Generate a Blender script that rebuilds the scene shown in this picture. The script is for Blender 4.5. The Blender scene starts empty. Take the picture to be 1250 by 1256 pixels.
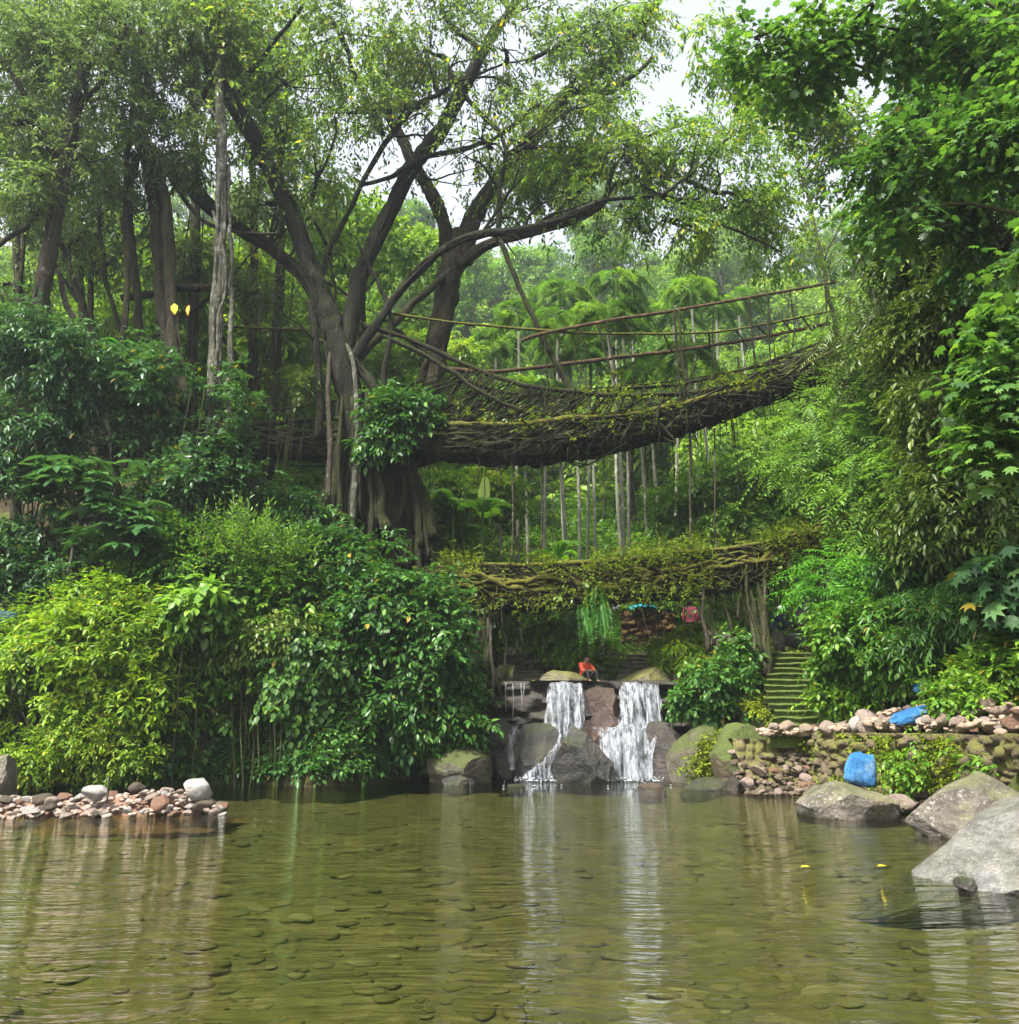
import bpy, math, random
import numpy as np
from mathutils import Vector, Matrix

random.seed(7)
R0 = np.random.default_rng(7)
sc = bpy.context.scene
COL = sc.collection
TH = math.radians(14.57); CT, ST = math.cos(TH), math.sin(TH)
CAMZ = 1.5

# ------------------------------------------------------------------ helpers
def P(px, py, Y):
    """world point seen at photo pixel (px,py) (1250x1256) standing at depth Y"""
    x = (px-625.)/1000.; y = (628.-py)/1000.
    t = Y/(CT-y*ST)
    return np.array((x*t, Y, CAMZ+(ST+y*CT)*t))
def S(px, py, Y):
    """metres per photo pixel there"""
    return (Y/(CT-(628.-py)/1000.*ST))/1000.

def hash3(i, j, k, seed):
    n = (i*374761393 + j*668265263 + k*2147483647 + seed*1274126177) & 0xFFFFFFFF
    n = ((n ^ (n >> 13))*1274126177) & 0xFFFFFFFF
    n = ((n ^ (n >> 16))*2246822519) & 0xFFFFFFFF
    return ((n ^ (n >> 15)) & 0xFFFFFF)/float(0xFFFFFF)
def noise(p, f=1.0, seed=0):
    p = np.asarray(p, float)*f + 1000.
    i = np.floor(p).astype(np.int64); u = p-i; u = u*u*(3-2*u)
    r = 0
    for a in (0, 1):
        for b in (0, 1):
            for c in (0, 1):
                w = (u[..., 0] if a else 1-u[..., 0])*(u[..., 1] if b else 1-u[..., 1])*(u[..., 2] if c else 1-u[..., 2])
                r = r + w*hash3(i[..., 0]+a, i[..., 1]+b, i[..., 2]+c, seed)
    return r
def fbm(p, f=1.0, oct=4, seed=0):
    r = 0; a = .5
    for o in range(oct):
        r = r+a*(noise(p, f, seed+o*17)*2-1); a *= .5; f *= 2.03
    return r
def sstep(a, b, x):
    t = np.clip((x-a)/(b-a), 0, 1); return t*t*(3-2*t)
def unit(v):
    return v/np.maximum(np.linalg.norm(v, axis=-1, keepdims=True), 1e-9)
def catmull(pts, n):
    pts = np.asarray(pts, float)
    if len(pts) == 2:
        t = np.linspace(0, 1, n)[:, None]; return pts[0]*(1-t)+pts[1]*t
    q = np.vstack([2*pts[0]-pts[1], pts, 2*pts[-1]-pts[-2]])
    m = len(pts)-1
    s = np.linspace(0, m-1e-6, n); i = s.astype(int); t = (s-i)[:, None]
    a, b, c, d = q[i], q[i+1], q[i+2], q[i+3]
    return .5*((2*b)+(-a+c)*t+(2*a-5*b+4*c-d)*t*t+(-a+3*b-3*c+d)*t**3)

class MB:
    def __init__(s): s.v = []; s.l = []; s.n = []; s.t = []; s.m = []; s.k = 0
    def add(s, v, loops, totals, tint, mat=0):
        v = np.asarray(v, float).reshape(-1, 3)
        s.v.append(v); s.l.append(np.asarray(loops, np.int64).ravel()+s.k)
        totals = np.asarray(totals, np.int64).ravel(); s.n.append(totals)
        t = np.empty(len(totals)); t[:] = tint; s.t.append(t)
        m = np.empty(len(totals), np.int32); m[:] = mat; s.m.append(m)
        s.k += len(v)
    def build(s, name, mats, parent=None, smooth=True):
        if not isinstance(mats, (list, tuple)): mats = [mats]
        me = bpy.data.meshes.new(name)
        v = np.vstack(s.v); l = np.concatenate(s.l); n = np.concatenate(s.n)
        me.vertices.add(len(v)); me.vertices.foreach_set('co', v.astype(np.float32).ravel())
        me.loops.add(len(l)); me.loops.foreach_set('vertex_index', l.astype(np.int32))
        me.polygons.add(len(n))
        st = np.concatenate([[0], np.cumsum(n)[:-1]])
        me.polygons.foreach_set('loop_start', st.astype(np.int32))
        for m in mats: me.materials.append(m)
        me.polygons.foreach_set('material_index', np.concatenate(s.m).astype(np.int32))
        me.polygons.foreach_set('use_smooth', np.full(len(n), smooth))
        at = me.attributes.new('tint', 'FLOAT', 'FACE'); at.data.foreach_set('value', np.concatenate(s.t).astype(np.float32))
        me.update(calc_edges=True)
        me.validate()
        o = bpy.data.objects.new(name, me); COL.objects.link(o)
        if parent is not None: o.parent = parent
        return o
    # --- shapes
    def tube(s, pts, rad, sides=8, n=None, bump=.0, bf=3., tint=.5, mat=0, cap=True, seed=1, wob=0., flat=None):
        pts = np.asarray(pts, float); rad = np.asarray(rad, float)*np.ones(len(pts))
        if n:
            c = catmull(np.c_[pts, rad], n); pts, rad = c[:, :3].copy(), np.maximum(c[:, 3], .001)
        if wob:
            for a in range(3): pts[:, a] += wob*fbm(pts+a*31.7, bf*.6, 2, seed+a)
        N = len(pts); T = unit(np.gradient(pts, axis=0))
        up = np.array((0, 0, 1.)) if abs(T[0][2]) < .9 else np.array((1., 0, 0))
        u = np.cross(T[0], up); u /= np.linalg.norm(u)
        U = np.empty((N, 3)); U[0] = u
        for i in range(1, N):
            w = U[i-1]-T[i]*np.dot(U[i-1], T[i]); U[i] = w/max(np.linalg.norm(w), 1e-9)
        W = np.cross(T, U)
        a = np.linspace(0, 2*np.pi, sides, endpoint=False)
        ring = np.cos(a)[None, :, None]*U[:, None]+np.sin(a)[None, :, None]*W[:, None]
        v = pts[:, None]+ring*rad[:, None, None]
        if bump: v = v+ring*(rad[:, None]*bump*fbm(v, bf, 3, seed)*2)[..., None]
        i = np.arange(N-1)[:, None]*sides; j = np.arange(sides)[None]; jn = (j+1) % sides
        q = np.stack([i+j, i+jn, i+sides+jn, i+sides+j], -1).reshape(-1, 4)
        loops = [q.ravel()]; tot = [np.full(len(q), 4)]
        if cap:
            loops += [np.arange(sides)[::-1], (N-1)*sides+np.arange(sides)]; tot += [[sides], [sides]]
        s.add(v, np.concatenate(loops), np.concatenate(tot), tint, mat)
    def box(s, c, d, rz=0, tint=.5, mat=0):
        v = np.array([(x, y, z) for x in (-.5, .5) for y in (-.5, .5) for z in (-.5, .5)])*d
        cr, sr = math.cos(rz), math.sin(rz)
        v = np.c_[v[:, 0]*cr-v[:, 1]*sr, v[:, 0]*sr+v[:, 1]*cr, v[:, 2]]+c
        f = [0,1,3,2, 4,6,7,5, 0,4,5,1, 2,3,7,6, 0,2,6,4, 1,5,7,3]
        s.add(v, f, [4]*6, tint, mat)
    def grid(s, V, tint=.5, mat=0):
        a, b = V.shape[:2]
        i = np.arange(a-1)[:, None]*b; j = np.arange(b-1)[None]
        q = np.stack([i+j, i+j+1, i+b+j+1, i+b+j], -1).reshape(-1, 4)
        s.add(V, q, np.full(len(q), 4), tint, mat)

def prop(o, label=None, cat=None, group=None, kind=None):
    for k, v in (('label', label), ('category', cat), ('group', group), ('kind', kind)):
        if v: o[k] = v
    return o
def empty(name, loc, label, cat, group=None):
    o = bpy.data.objects.new(name, None); COL.objects.link(o)
    o.location = [float(a) for a in loc]; o.empty_display_size = .2
    return prop(o, label, cat, group)
def child(mb, name, mats, root, **k):
    """a part modelled in world space, kept there under its thing"""
    o = mb.build(name, mats, None, **k)
    w = Vector((0, 0, 0)); q = root
    while q is not None: w += q.location; q = q.parent
    o.data.transform(Matrix.Translation(-w)); o.parent = root
    return o
def copy_tree(o, parent=None):
    c = o.copy(); COL.objects.link(c); c.parent = parent
    for ch in list(o.children): copy_tree(ch, c)
    return c

# ------------------------------------------------------------------ materials
class NT:
    def __init__(s, name):
        s.m = bpy.data.materials.new(name); s.m.use_nodes = True
        s.t = s.m.node_tree; s.t.nodes.clear()
        s.out = s.t.nodes.new('ShaderNodeOutputMaterial')
    def n(s, typ, ins=None, **a):
        x = s.t.nodes.new('ShaderNode'+typ)
        for k, v in a.items(): setattr(x, k, v)
        for k, v in (ins or {}).items():
            if isinstance(v, bpy.types.NodeSocket): s.t.links.new(v, x.inputs[k])
            else: x.inputs[k].default_value = v
        return x
    def ramp(s, fac, stops):
        r = s.n('ValToRGB', {'Fac': fac}); e = r.color_ramp.elements
        while len(e) < len(stops): e.new(.5)
        for el, (p, c) in zip(e, stops): el.position = p; el.color = (*c, 1) if len(c) == 3 else c
        return r.outputs[0]
    def mix(s, f, a, b, mode='MIX'):
        x = s.n('Mix', data_type='RGBA', blend_type=mode)
        for i, v in ((0, f), (6, a), (7, b)):
            if isinstance(v, bpy.types.NodeSocket): s.t.links.new(v, x.inputs[i])
            else: x.inputs[i].default_value = v if i == 0 else ((*v, 1) if len(v) == 3 else v)
        return x.outputs[2]
    def math(s, op, a, b=0.):
        return s.n('Math', {0: a, 1: b}, operation=op).outputs[0]
    def coord(s, scale=(1, 1, 1), what='Object'):
        c = s.n('TexCoord'); return s.n('Mapping', {'Vector': c.outputs[what], 'Scale': scale}).outputs[0]
    def noise(s, vec, sc_, det=4, rough=.6):
        return s.n('TexNoise', {'Vector': vec, 'Scale': sc_, 'Detail': det, 'Roughness': rough}).outputs[0]
    def bump(s, h, st=.5, d=.02, nrm=None):
        i = {'Height': h, 'Strength': st, 'Distance': d}
        if nrm: i['Normal'] = nrm
        return s.n('Bump', i).outputs[0]
    def done(s, sh):
        s.t.links.new(sh, s.out.inputs['Surface']); return s.m

def leaf_mat(name, stops, trans=.38, rough=.42, spec=.45, tcol=(1.5, 1.55, .7)):
    b = NT(name)
    a = b.n('Attribute', attribute_name='tint')
    stops = [(q, (c_[0]*1.15, c_[1]*1.3, c_[2]*.75)) for q, c_ in stops]
    c = b.ramp(a.outputs['Fac'], stops)
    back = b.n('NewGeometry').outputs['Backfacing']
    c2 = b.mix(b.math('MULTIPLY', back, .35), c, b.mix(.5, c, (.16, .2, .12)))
    p = b.n('BsdfPrincipled', {'Base Color': c2, 'Roughness': rough, 'Specular IOR Level': spec*.6})
    tc = b.mix(1., c, tcol, 'MULTIPLY')
    t = b.n('BsdfTranslucent', {'Color': tc})
    m = b.n('MixShader', {0: trans, 1: p.outputs[0], 2: t.outputs[0]})
    return b.done(m.outputs[0])

def bark_mat(name, dark, light, moss=.5, mosscol=(.06, .085, .015), scale=6., lich=.0, lichcol=(.3, .31, .25), mlo=.35):
    b = NT(name)
    v = b.coord((1, 1, .25)); v1 = b.coord()
    n1 = b.noise(v, scale, 6, .65); n2 = b.noise(v1, 1.3, 4, .6); n3 = b.noise(v1, 9, 4, .6)
    n4 = b.noise(b.coord((1, 1, .15)), scale*.45, 5, .7)
    c = b.ramp(b.math('ADD', b.math('MULTIPLY', n1, .5), b.math('MULTIPLY', n4, .5)), [(.36, dark), (.52, tuple((p_+q_)*.35 for p_, q_ in zip(dark, light))), (.66, tuple(q_*1.35 for q_ in light))])
    if lich:
        c = b.mix(b.ramp(b.noise(v1, 3.3, 5, .7), [(.62-lich*.3, (0, 0, 0)), (.7-lich*.2, (1, 1, 1))]), c, lichcol)
    if moss:
        g = b.n('NewGeometry'); z = b.n('SeparateXYZ', {0: g.outputs['Normal']}).outputs[2]
        f = b.math('ADD', b.math('MULTIPLY', z, .35), b.math('ADD', n2, b.math('MULTIPLY', n3, .35)))
        f = b.math('MULTIPLY', b.ramp(f, [(mlo+.2, (0, 0, 0)), (mlo+.5, (1, 1, 1))]), moss)
        mc = b.mix(n3, mosscol, tuple(min(1, q*2.2) for q in mosscol))
        c = b.mix(f, c, mc)
    h = b.math('ADD', b.math('ADD', n1, b.math('MULTIPLY', n4, 1.2)), b.math('MULTIPLY', n3, .4))
    p = b.n('BsdfPrincipled', {'Base Color': c, 'Roughness': .9, 'Specular IOR Level': .15, 'Normal': b.bump(h, 1., .12)})
    return b.done(p.outputs[0])

def rock_mat(name, dark, light, moss=.0, mosscol=(.07, .085, .012), wet=0., speck=.0, scale=1.6, layers=0., rough=.75, top=.9, mpos=.55):
    b = NT(name)
    v = b.coord((1, 1, 1+layers*4)); v1 = b.coord()
    g = b.n('NewGeometry'); z = b.n('SeparateXYZ', {0: g.outputs['Normal']}).outputs[2]
    n1 = b.noise(v, scale, 8, .62); n2 = b.noise(v1, scale*7, 6, .7); n3 = b.noise(v1, scale*.6, 3)
    f = b.math('ADD', b.math('MULTIPLY', n1, .7), b.math('MULTIPLY', n2, .3))
    c = b.ramp(f, [(.32, dark), (.68, light)])
    # pale lichen specks and rust veins
    if speck:
        vo = b.math('ADD', b.math('MULTIPLY', b.noise(v1, scale*11, 4, .75), .75), b.math('MULTIPLY', b.noise(v1, scale*1.7, 3), .35))
        c = b.mix(b.math('MULTIPLY', b.ramp(vo, [(.6, (0, 0, 0)), (.66, (1, 1, 1))]), speck), c, (.4, .385, .35))
    c = b.mix(b.ramp(n3, [(.55, (0, 0, 0)), (.8, (.45, .45, .45))]), c, (.17, .1, .055))
    if moss:
        fm = b.math('ADD', b.math('MULTIPLY', z, .5*top), b.math('ADD', b.math('MULTIPLY', n3, .8), b.math('MULTIPLY', n2, .25)))
        fm = b.math('MULTIPLY', b.ramp(fm, [(mpos+.2, (0, 0, 0)), (mpos+.38, (1, 1, 1))]), moss)
        c = b.mix(fm, c, b.mix(n2, mosscol, tuple(q*2 for q in mosscol)))
    r = b.math('SUBTRACT', rough, b.math('MULTIPLY', n1, wet))
    h = b.math('ADD', n1, b.math('MULTIPLY', n2, .7))
    p = b.n('BsdfPrincipled', {'Base Color': c, 'Roughness': r, 'Specular IOR Level': .4, 'Normal': b.bump(h, 1., .1)})
    return b.done(p.outputs[0])

def plain(name, col, rough=.6, spec=.4, var=.25, sc_=20, bump=.3):
    b = NT(name); v = b.coord(); n = b.noise(v, sc_, 5)
    c = b.mix(n, tuple(q*(1-var) for q in col), tuple(min(1, q*(1+var)) for q in col))
    p = b.n('BsdfPrincipled', {'Base Color': c, 'Roughness': rough, 'Specular IOR Level': spec, 'Normal': b.bump(n, bump, .01)})
    return b.done(p.outputs[0])

G = lambda *a: a
LM = {}
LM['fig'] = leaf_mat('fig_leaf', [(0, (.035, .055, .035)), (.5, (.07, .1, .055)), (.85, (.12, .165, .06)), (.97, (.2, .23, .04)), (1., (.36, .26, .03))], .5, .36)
LM['figlit'] = leaf_mat('fig_leaf_lit', [(0, (.05, .09, .03)), (.5, (.09, .15, .035)), (.9, (.16, .22, .03)), (1., (.4, .32, .03))], .5, .35)  # lit copy of the fig leaf: lime light put into its colours
LM['misty'] = leaf_mat('hazed_leaf', [(0, (.045, .065, .05)), (.6, (.085, .118, .08)), (1, (.14, .18, .09))], .45, .42)  # greyed leaf colours carry the haze painted over the left crowns
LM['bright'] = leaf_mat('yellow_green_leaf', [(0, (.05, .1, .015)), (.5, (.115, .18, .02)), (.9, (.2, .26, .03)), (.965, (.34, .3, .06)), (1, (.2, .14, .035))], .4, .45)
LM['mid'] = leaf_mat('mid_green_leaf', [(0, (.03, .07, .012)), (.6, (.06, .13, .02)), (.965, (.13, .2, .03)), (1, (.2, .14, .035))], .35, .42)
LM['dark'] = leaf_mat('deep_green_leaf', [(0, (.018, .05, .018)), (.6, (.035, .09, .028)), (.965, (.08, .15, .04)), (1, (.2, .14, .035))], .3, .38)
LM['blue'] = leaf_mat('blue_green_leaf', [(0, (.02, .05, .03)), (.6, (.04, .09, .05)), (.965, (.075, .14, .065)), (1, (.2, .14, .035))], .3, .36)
LM['olive'] = leaf_mat('olive_leaf', [(0, (.03, .05, .015)), (.6, (.065, .095, .025)), (1, (.13, .16, .05))], .3, .33, .5)
LM['pinn'] = leaf_mat('feather_leaf', [(0, (.06, .11, .03)), (.6, (.11, .19, .05)), (1, (.2, .29, .05))], .4, .4)
LM['near'] = leaf_mat('fresh_lobed_leaf', [(0, (.026, .058, .026)), (.5, (.05, .105, .036)), (1, (.115, .185, .045))], .42, .42)
LM['hill'] = leaf_mat('hill_leaf', [(0, (.06, .1, .03)), (.5, (.1, .16, .035)), (1, (.19, .26, .045))], .4, .5)
LM['palm'] = leaf_mat('palm_leaf', [(0, (.06, .12, .03)), (.7, (.11, .19, .05)), (1, (.2, .27, .05))], .4, .35, .55)
LM['banana'] = leaf_mat('banana_leaf', [(0, (.09, .2, .03)), (.7, (.16, .3, .04)), (.95, (.2, .33, .05)), (1, (.62, .66, .6))], .45, .35, .5)
LM['moss'] = leaf_mat('moss_tuft', [(0, (.05, .07, .01)), (.5, (.1, .125, .015)), (1, (.2, .2, .03))], .25, .8, .15)
LM['fern'] = leaf_mat('fern_leaf', [(0, (.025, .09, .02)), (.6, (.05, .15, .03)), (1, (.1, .22, .03))], .4, .45)
BK = {}
BK['fig'] = bark_mat('dark_fig_bark', (.004, .0035, .003), (.027, .022, .017), .5, (.014, .019, .005))
BK['fig2'] = bark_mat('brown_fig_bark', (.01, .0075, .0055), (.06, .044, .032), .4, (.028, .034, .008), 7)
BK['pale'] = bark_mat('pale_lichen_bark', (.035, .032, .026), (.13, .12, .098), .35, (.035, .045, .015), 8, .35, (.2, .2, .17))
BK['brown'] = bark_mat('pinkish_brown_bark', (.022, .017, .014), (.095, .073, .06), .3, (.035, .04, .014), 6, .1, (.16, .15, .13))
BK['root'] = bark_mat('mossy_root_bark', (.005, .004, .003), (.032, .025, .016), .8, (.017, .021, .004), 9, 0, mlo=.36)
BK['rootmoss'] = bark_mat('thick_moss_root', (.014, .011, .006), (.07, .053, .028), 1., (.055, .055, .008), 9, 0, mlo=.26)
BK['bamboo'] = bark_mat('weathered_pole', (.04, .024, .015), (.13, .075, .045), .6, (.025, .028, .006), 5, 0, mlo=.45)
BK['stem'] = bark_mat('green_stem', (.03, .035, .015), (.09, .09, .04), .2)
BK['palm'] = bark_mat('palm_bark', (.12, .12, .095), (.38, .37, .3), .2, (.06, .07, .03), 5, .3)
RK = {}
RK['grey'] = rock_mat('grey_boulder_stone', (.02, .017, .013), (.18, .155, .125), .4, speck=.5, wet=.15)
RK['white'] = rock_mat('pale_streaked_stone', (.012, .011, .011), (.27, .26, .25), .2, speck=.6, scale=3.4, layers=.5)
RK['moss'] = rock_mat('mossy_boulder_stone', (.02, .018, .013), (.13, .115, .08), .9, (.035, .045, .007), mpos=.36, scale=2.6)
RK['mossbright'] = rock_mat('bright_moss_stone', (.04, .035, .02), (.14, .11, .06), .9, (.04, .058, .008), mpos=.22, scale=2.8)
RK['lip'] = rock_mat('yellow_moss_boulder_stone', (.06, .055, .035), (.2, .18, .125), .8, (.075, .075, .012), mpos=.45)
RK['wet'] = rock_mat('wet_black_stone', (.008, .007, .006), (.06, .05, .042), .25, (.02, .03, .006), wet=.35, rough=.5, layers=.6)
RK['wetgrey'] = rock_mat('wet_grey_stone', (.004, .004, .004), (.07, .067, .06), .7, (.018, .025, .004), wet=.35, rough=.5, mpos=.5, scale=2.4)
RK['red'] = rock_mat('red_brown_stone', (.015, .008, .006), (.075, .045, .037), .1, wet=.25, rough=.6)
RK['s_tan'] = rock_mat('tan_stone', (.19, .135, .09), (.45, .35, .265), .0, scale=3)
RK['s_pink'] = rock_mat('pinkish_stone', (.21, .15, .12), (.46, .37, .31), .0, scale=3)
RK['s_white'] = rock_mat('white_stone', (.27, .25, .23), (.58, .55, .51), .0, scale=3)
RK['s_red'] = rock_mat('rust_stone', (.15, .075, .045), (.33, .19, .12), .0, scale=3)
RK['s_brown'] = rock_mat('brown_stone', (.05, .036, .025), (.15, .11, .08), .2, scale=3)
RK['wall'] = rock_mat('mossy_wall_stone', (.045, .033, .02), (.19, .14, .09), .95, (.075, .075, .014), scale=3.2, mpos=.26, top=.3)
RK['step'] = rock_mat('mossy_step_stone', (.035, .03, .016), (.14, .11, .06), 1., (.05, .075, .009), scale=2.6, mpos=.12, top=.25)
RK['terrace'] = rock_mat('dark_terrace_stone', (.025, .022, .017), (.27, .24, .19), .6, (.08, .1, .014), scale=2.6, mpos=.5)
RK['orange'] = rock_mat('orange_earth', (.05, .026, .008), (.15, .08, .025), .6, (.12, .1, .015), scale=2)

# ------------------------------------------------------------------ terrain
def shore_left(x): return 19.4+1.8*sstep(-9.8, -7.2, x)+3.2*sstep(-4.2, -1.4, x)+.35*np.sin(x*1.7)
def xshore(y):  # right waterline
    return 5.55+.12*np.sin(y*1.1)+.9*sstep(15.5, 18.5, y)*(1-sstep(20.5, 23.5, y))
def xwall(y):   # line of the low retaining wall
    return np.interp(y, [4, 9, 13.5, 16, 19, 20.5, 25, 26.5, 30], [7.6, 7.6, 7.6, 7.4, 7.15, 7.3, 9.1, 10.4, 11.6])
def gorge(y):
    return np.interp(y, [24.9, 27.5, 30, 36, 46, 75, 120, 190], [2.55, 2.6, 4.15, 6.3, 10.5, 26, 72, 110])
def H(x, y):
    x = np.asarray(x, float); y = np.asarray(y, float)
    p = np.stack([x, y, 0*x], -1)
    nz = fbm(p, .35, 3, 5)*.5+fbm(p, 1.3, 2, 9)*.16
    g = gorge(y)
    # stair side of the gorge, right
    st = np.interp(y, [19.6, 20.2, 25.2, 26], [1.2, 1.25, 3.6, 3.75])
    g = np.where((x > 5.7) & (y < 30), np.maximum(np.minimum(np.maximum(g, 3.4), st), -2), g)
    d = y-shore_left(x)
    L = sstep(-.3, 1.6, d)*3.3+sstep(1.4, 4.6, d)*2.4+sstep(4, 10, d)*4.2+np.maximum(d-11, 0)*.45+np.maximum(y-75, 0)*.55
    wl = 1-sstep(-3.6, -1.2, x+.35*np.maximum(-(y-27), 0)*0)
    z = g*(1-wl)+L*wl
    stair = (x > 5.9) & (x < 8.5) & (y > 19.7) & (y < 25.6)
    pool = (wl > .5)*(d < 0)+(wl <= .5)*(y < 24.9)
    pool = pool*(x < xshore(y)+.4)
    D = x-xwall(y)
    Rr = np.where(D < 0, -.45+.75*sstep(xshore(y)-.3, xwall(y)+.1, x), 1.22+np.interp(D, [0, 1.2, 5, 9, 16, 60], [0, .05, 3.6, 9.5, 14, 34]))
    right = (x > xshore(y)) & (y < 24.9)
    z = np.where(right, np.where(x > 5.7, np.where((y > 19.9) & (D < 0) , np.maximum(st-(xwall(y)-x < 0)*0, Rr), Rr), Rr), z)
    z = np.where((y >= 24.9) & (D > 0), np.maximum(z, 3.7+np.interp(D, [0, 5, 9, 16, 60], [0, 4.5, 9, 13, 34])), z)
    # mossy mound between falls and stairs
    m = np.exp(-(((x-6.0)/.7)**2+((y-23.3)/1.6)**2)); z = np.where(y < 24.9, np.maximum(z, m*2.0-.6), z)
    z = np.where(pool > 0, np.maximum(-1.7, -1.7), z+nz*np.where(D > -.5, .55, .8))
    z = np.where(stair, np.minimum(z, st-.25), z)
    z = np.where(y < -14, .6+nz, z)
    return z

def mat_ground():
    b = NT('forest_soil'); v = b.coord()
    n1 = b.noise(v, .8, 6); n2 = b.noise(v, 6, 6, .7)
    c = b.ramp(n2, [(.3, (.014, .01, .006)), (.7, (.055, .038, .021))])
    c = b.mix(b.ramp(n1, [(.4, (0, 0, 0)), (.6, (.8, .8, .8))]), c, b.mix(n2, (.03, .05, .01), (.08, .1, .02)))
    p = b.n('BsdfPrincipled', {'Base Color': c, 'Roughness': .95, 'Specular IOR Level': .1, 'Normal': b.bump(n2, .9, .08)})
    return b.done(p.outputs[0])
xs = np.concatenate([np.arange(-90, -24, 2.5), np.arange(-24, 20, .28), np.arange(20, 91, 2.5)])
ys = np.concatenate([np.arange(-17, -14, 1.), np.arange(-14, 12, .8), np.arange(12, 37, .28), np.arange(37, 131, 2.2)])
X, Yg = np.meshgrid(xs, ys, indexing='ij')
gm = MB(); gm.grid(np.stack([X, Yg, H(X, Yg)], -1)[:, ::-1] if False else np.stack([X, Yg, H(X, Yg)], -1))
prop(gm.build('ground', mat_ground()), kind='structure')

# pool bed
def mat_bed():
    b = NT('pebble_bed'); v = b.coord()
    vo = b.n('TexVoronoi', {'Vector': v, 'Scale': 4.5, 'Randomness': 1.}); vc = b.n('TexVoronoi', {'Vector': v, 'Scale': 11.})
    n = b.noise(v, .5, 4)
    c = b.ramp(b.n('SeparateColor', {0: vo.outputs['Color']}).outputs[0], [(0, (.08, .073, .04)), (.5, (.12, .108, .058)), (.85, (.16, .14, .085)), (1, (.2, .18, .14))])
    c = b.mix(b.ramp(n, [(.4, (0, 0, 0)), (.65, (.8, .8, .8))]), c, (.1, .1, .042))
    p = b.n('BsdfPrincipled', {'Base Color': c, 'Roughness': .9, 'Normal': b.bump(vo.outputs['Distance'], .6, .08)})
    return b.done(p.outputs[0])
bx = np.arange(-26, 9.3, .3); by = np.arange(-15, 26, .3)
X, Yb = np.meshgrid(bx, by, indexing='ij')
def bedz(x, y):
    p = np.stack([x, y, 0*x], -1)
    z = -.7+.22*fbm(p, .35, 3, 21)+.1*fbm(p, 1.5, 2, 22)
    z = z+.38*sstep(5, 14, y)
    return np.minimum(z+.8*sstep(xshore(y)-2.6, xshore(y)+1, x), -.13)
bm_ = MB(); bm_.grid(np.stack([X, Yb, bedz(X, Yb)], -1))
prop(bm_.build('pool_bed', mat_bed()), kind='structure')

# pool water
def mat_water():
    b = NT('clear_pool_water')
    c = b.n('TexCoord').outputs['Object']
    dn = b.n('TexNoise', {'Vector': c, 'Scale': .45, 'Detail': 2.}).outputs['Color']
    cc = b.n('VectorMath', {0: c, 1: b.n('VectorMath', {0: dn, 'Scale': .9}, operation='SCALE').outputs[0]}, operation='ADD').outputs[0]
    a1 = b.noise(b.n('Mapping', {'Vector': cc, 'Scale': (.55, 3.4, 1)}).outputs[0], 1.6, 3, .5)
    a2 = b.noise(b.n('Mapping', {'Vector': cc, 'Scale': (1., 2.6, 1), 'Rotation': (0, 0, .18)}).outputs[0], 5.5, 2, .5)
    a3 = b.noise(b.n('Mapping', {'Vector': c, 'Scale': (1, 1, 1)}).outputs[0], .5, 2, .5)
    a4 = b.noise(b.n('Mapping', {'Vector': cc, 'Scale': (1.2, 5., 1), 'Rotation': (0, 0, -.08)}).outputs[0], 2.6, 3, .6)
    h = b.math('ADD', b.math('ADD', b.math('MULTIPLY', a1, 1.), b.math('MULTIPLY', a4, .5)), b.math('MULTIPLY', a2, .22))
    h = b.math('MULTIPLY', h, b.math('ADD', .35, a3))
    nb = b.bump(h, 1., .05)
    fr = b.n('Fresnel', {'IOR': 1.45, 'Normal': nb}).outputs[0]
    gl = b.n('BsdfGlossy', {'Color': (.95, .97, .95, 1), 'Roughness': .03, 'Normal': nb})
    tr = b.n('BsdfTransparent', {'Color': (.6, .625, .39, 1)})
    m = b.n('MixShader', {0: b.math('MULTIPLY', fr, 1.), 1: tr.outputs[0], 2: gl.outputs[0]})
    return b.done(m.outputs[0])
wm = MB()
wx = np.arange(-26.2, 9.6, .5); wy = np.arange(-15.2, 26.2, .5)
X, Yw = np.meshgrid(wx, wy, indexing='ij')
wm.grid(np.stack([X, Yw, 0*X], -1)[::-1])
prop(wm.build('pool_water', mat_water()), kind='structure')

# ------------------------------------------------------------------ leaves
T_OVAL = (np.array([(0, 0, 0), (-.40, .28, .05), (-.40, .6, .03), (0, 1, -.14), (.40, .6, .03), (.40, .28, .05), (0, .3, -.02), (0, .64, -.05)]),
          [0, 6, 1, 6, 7, 2, 1, 7, 3, 2, 0, 5, 6, 6, 5, 4, 7, 7, 4, 3], [3, 4, 3, 3, 4, 3])
T_SMALL = (np.array([(0, 0, 0), (-.5, .45, .1), (0, 1, -.1), (.5, .45, .1)]), [0, 2, 1, 0, 3, 2], [3, 3])
def lobed():
    pts = []; n = 7
    for i in range(n):
        a = math.radians(-130+260*i/(n-1)); L = .62+.36*math.cos(a*.62)
        pts.append((math.sin(a)*L*.62, .34+math.cos(a)*L*.62, -.09))
        if i < n-1:
            a2 = math.radians(-130+260*(i+.5)/(n-1)); pts.append((math.sin(a2)*.3, .34+math.cos(a2)*.34, .02))
    v = [(0, 0, 0), (0, .34, 0)]+pts
    f = []; m = len(pts)
    for i in range(m-1): f += [1, 2+i+1, 2+i]
    f += [1, 2, 0, 1, 0, 2+m-1]
    return (np.array(v), f, [3]*(m+1))
T_LOBED = lobed()
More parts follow.
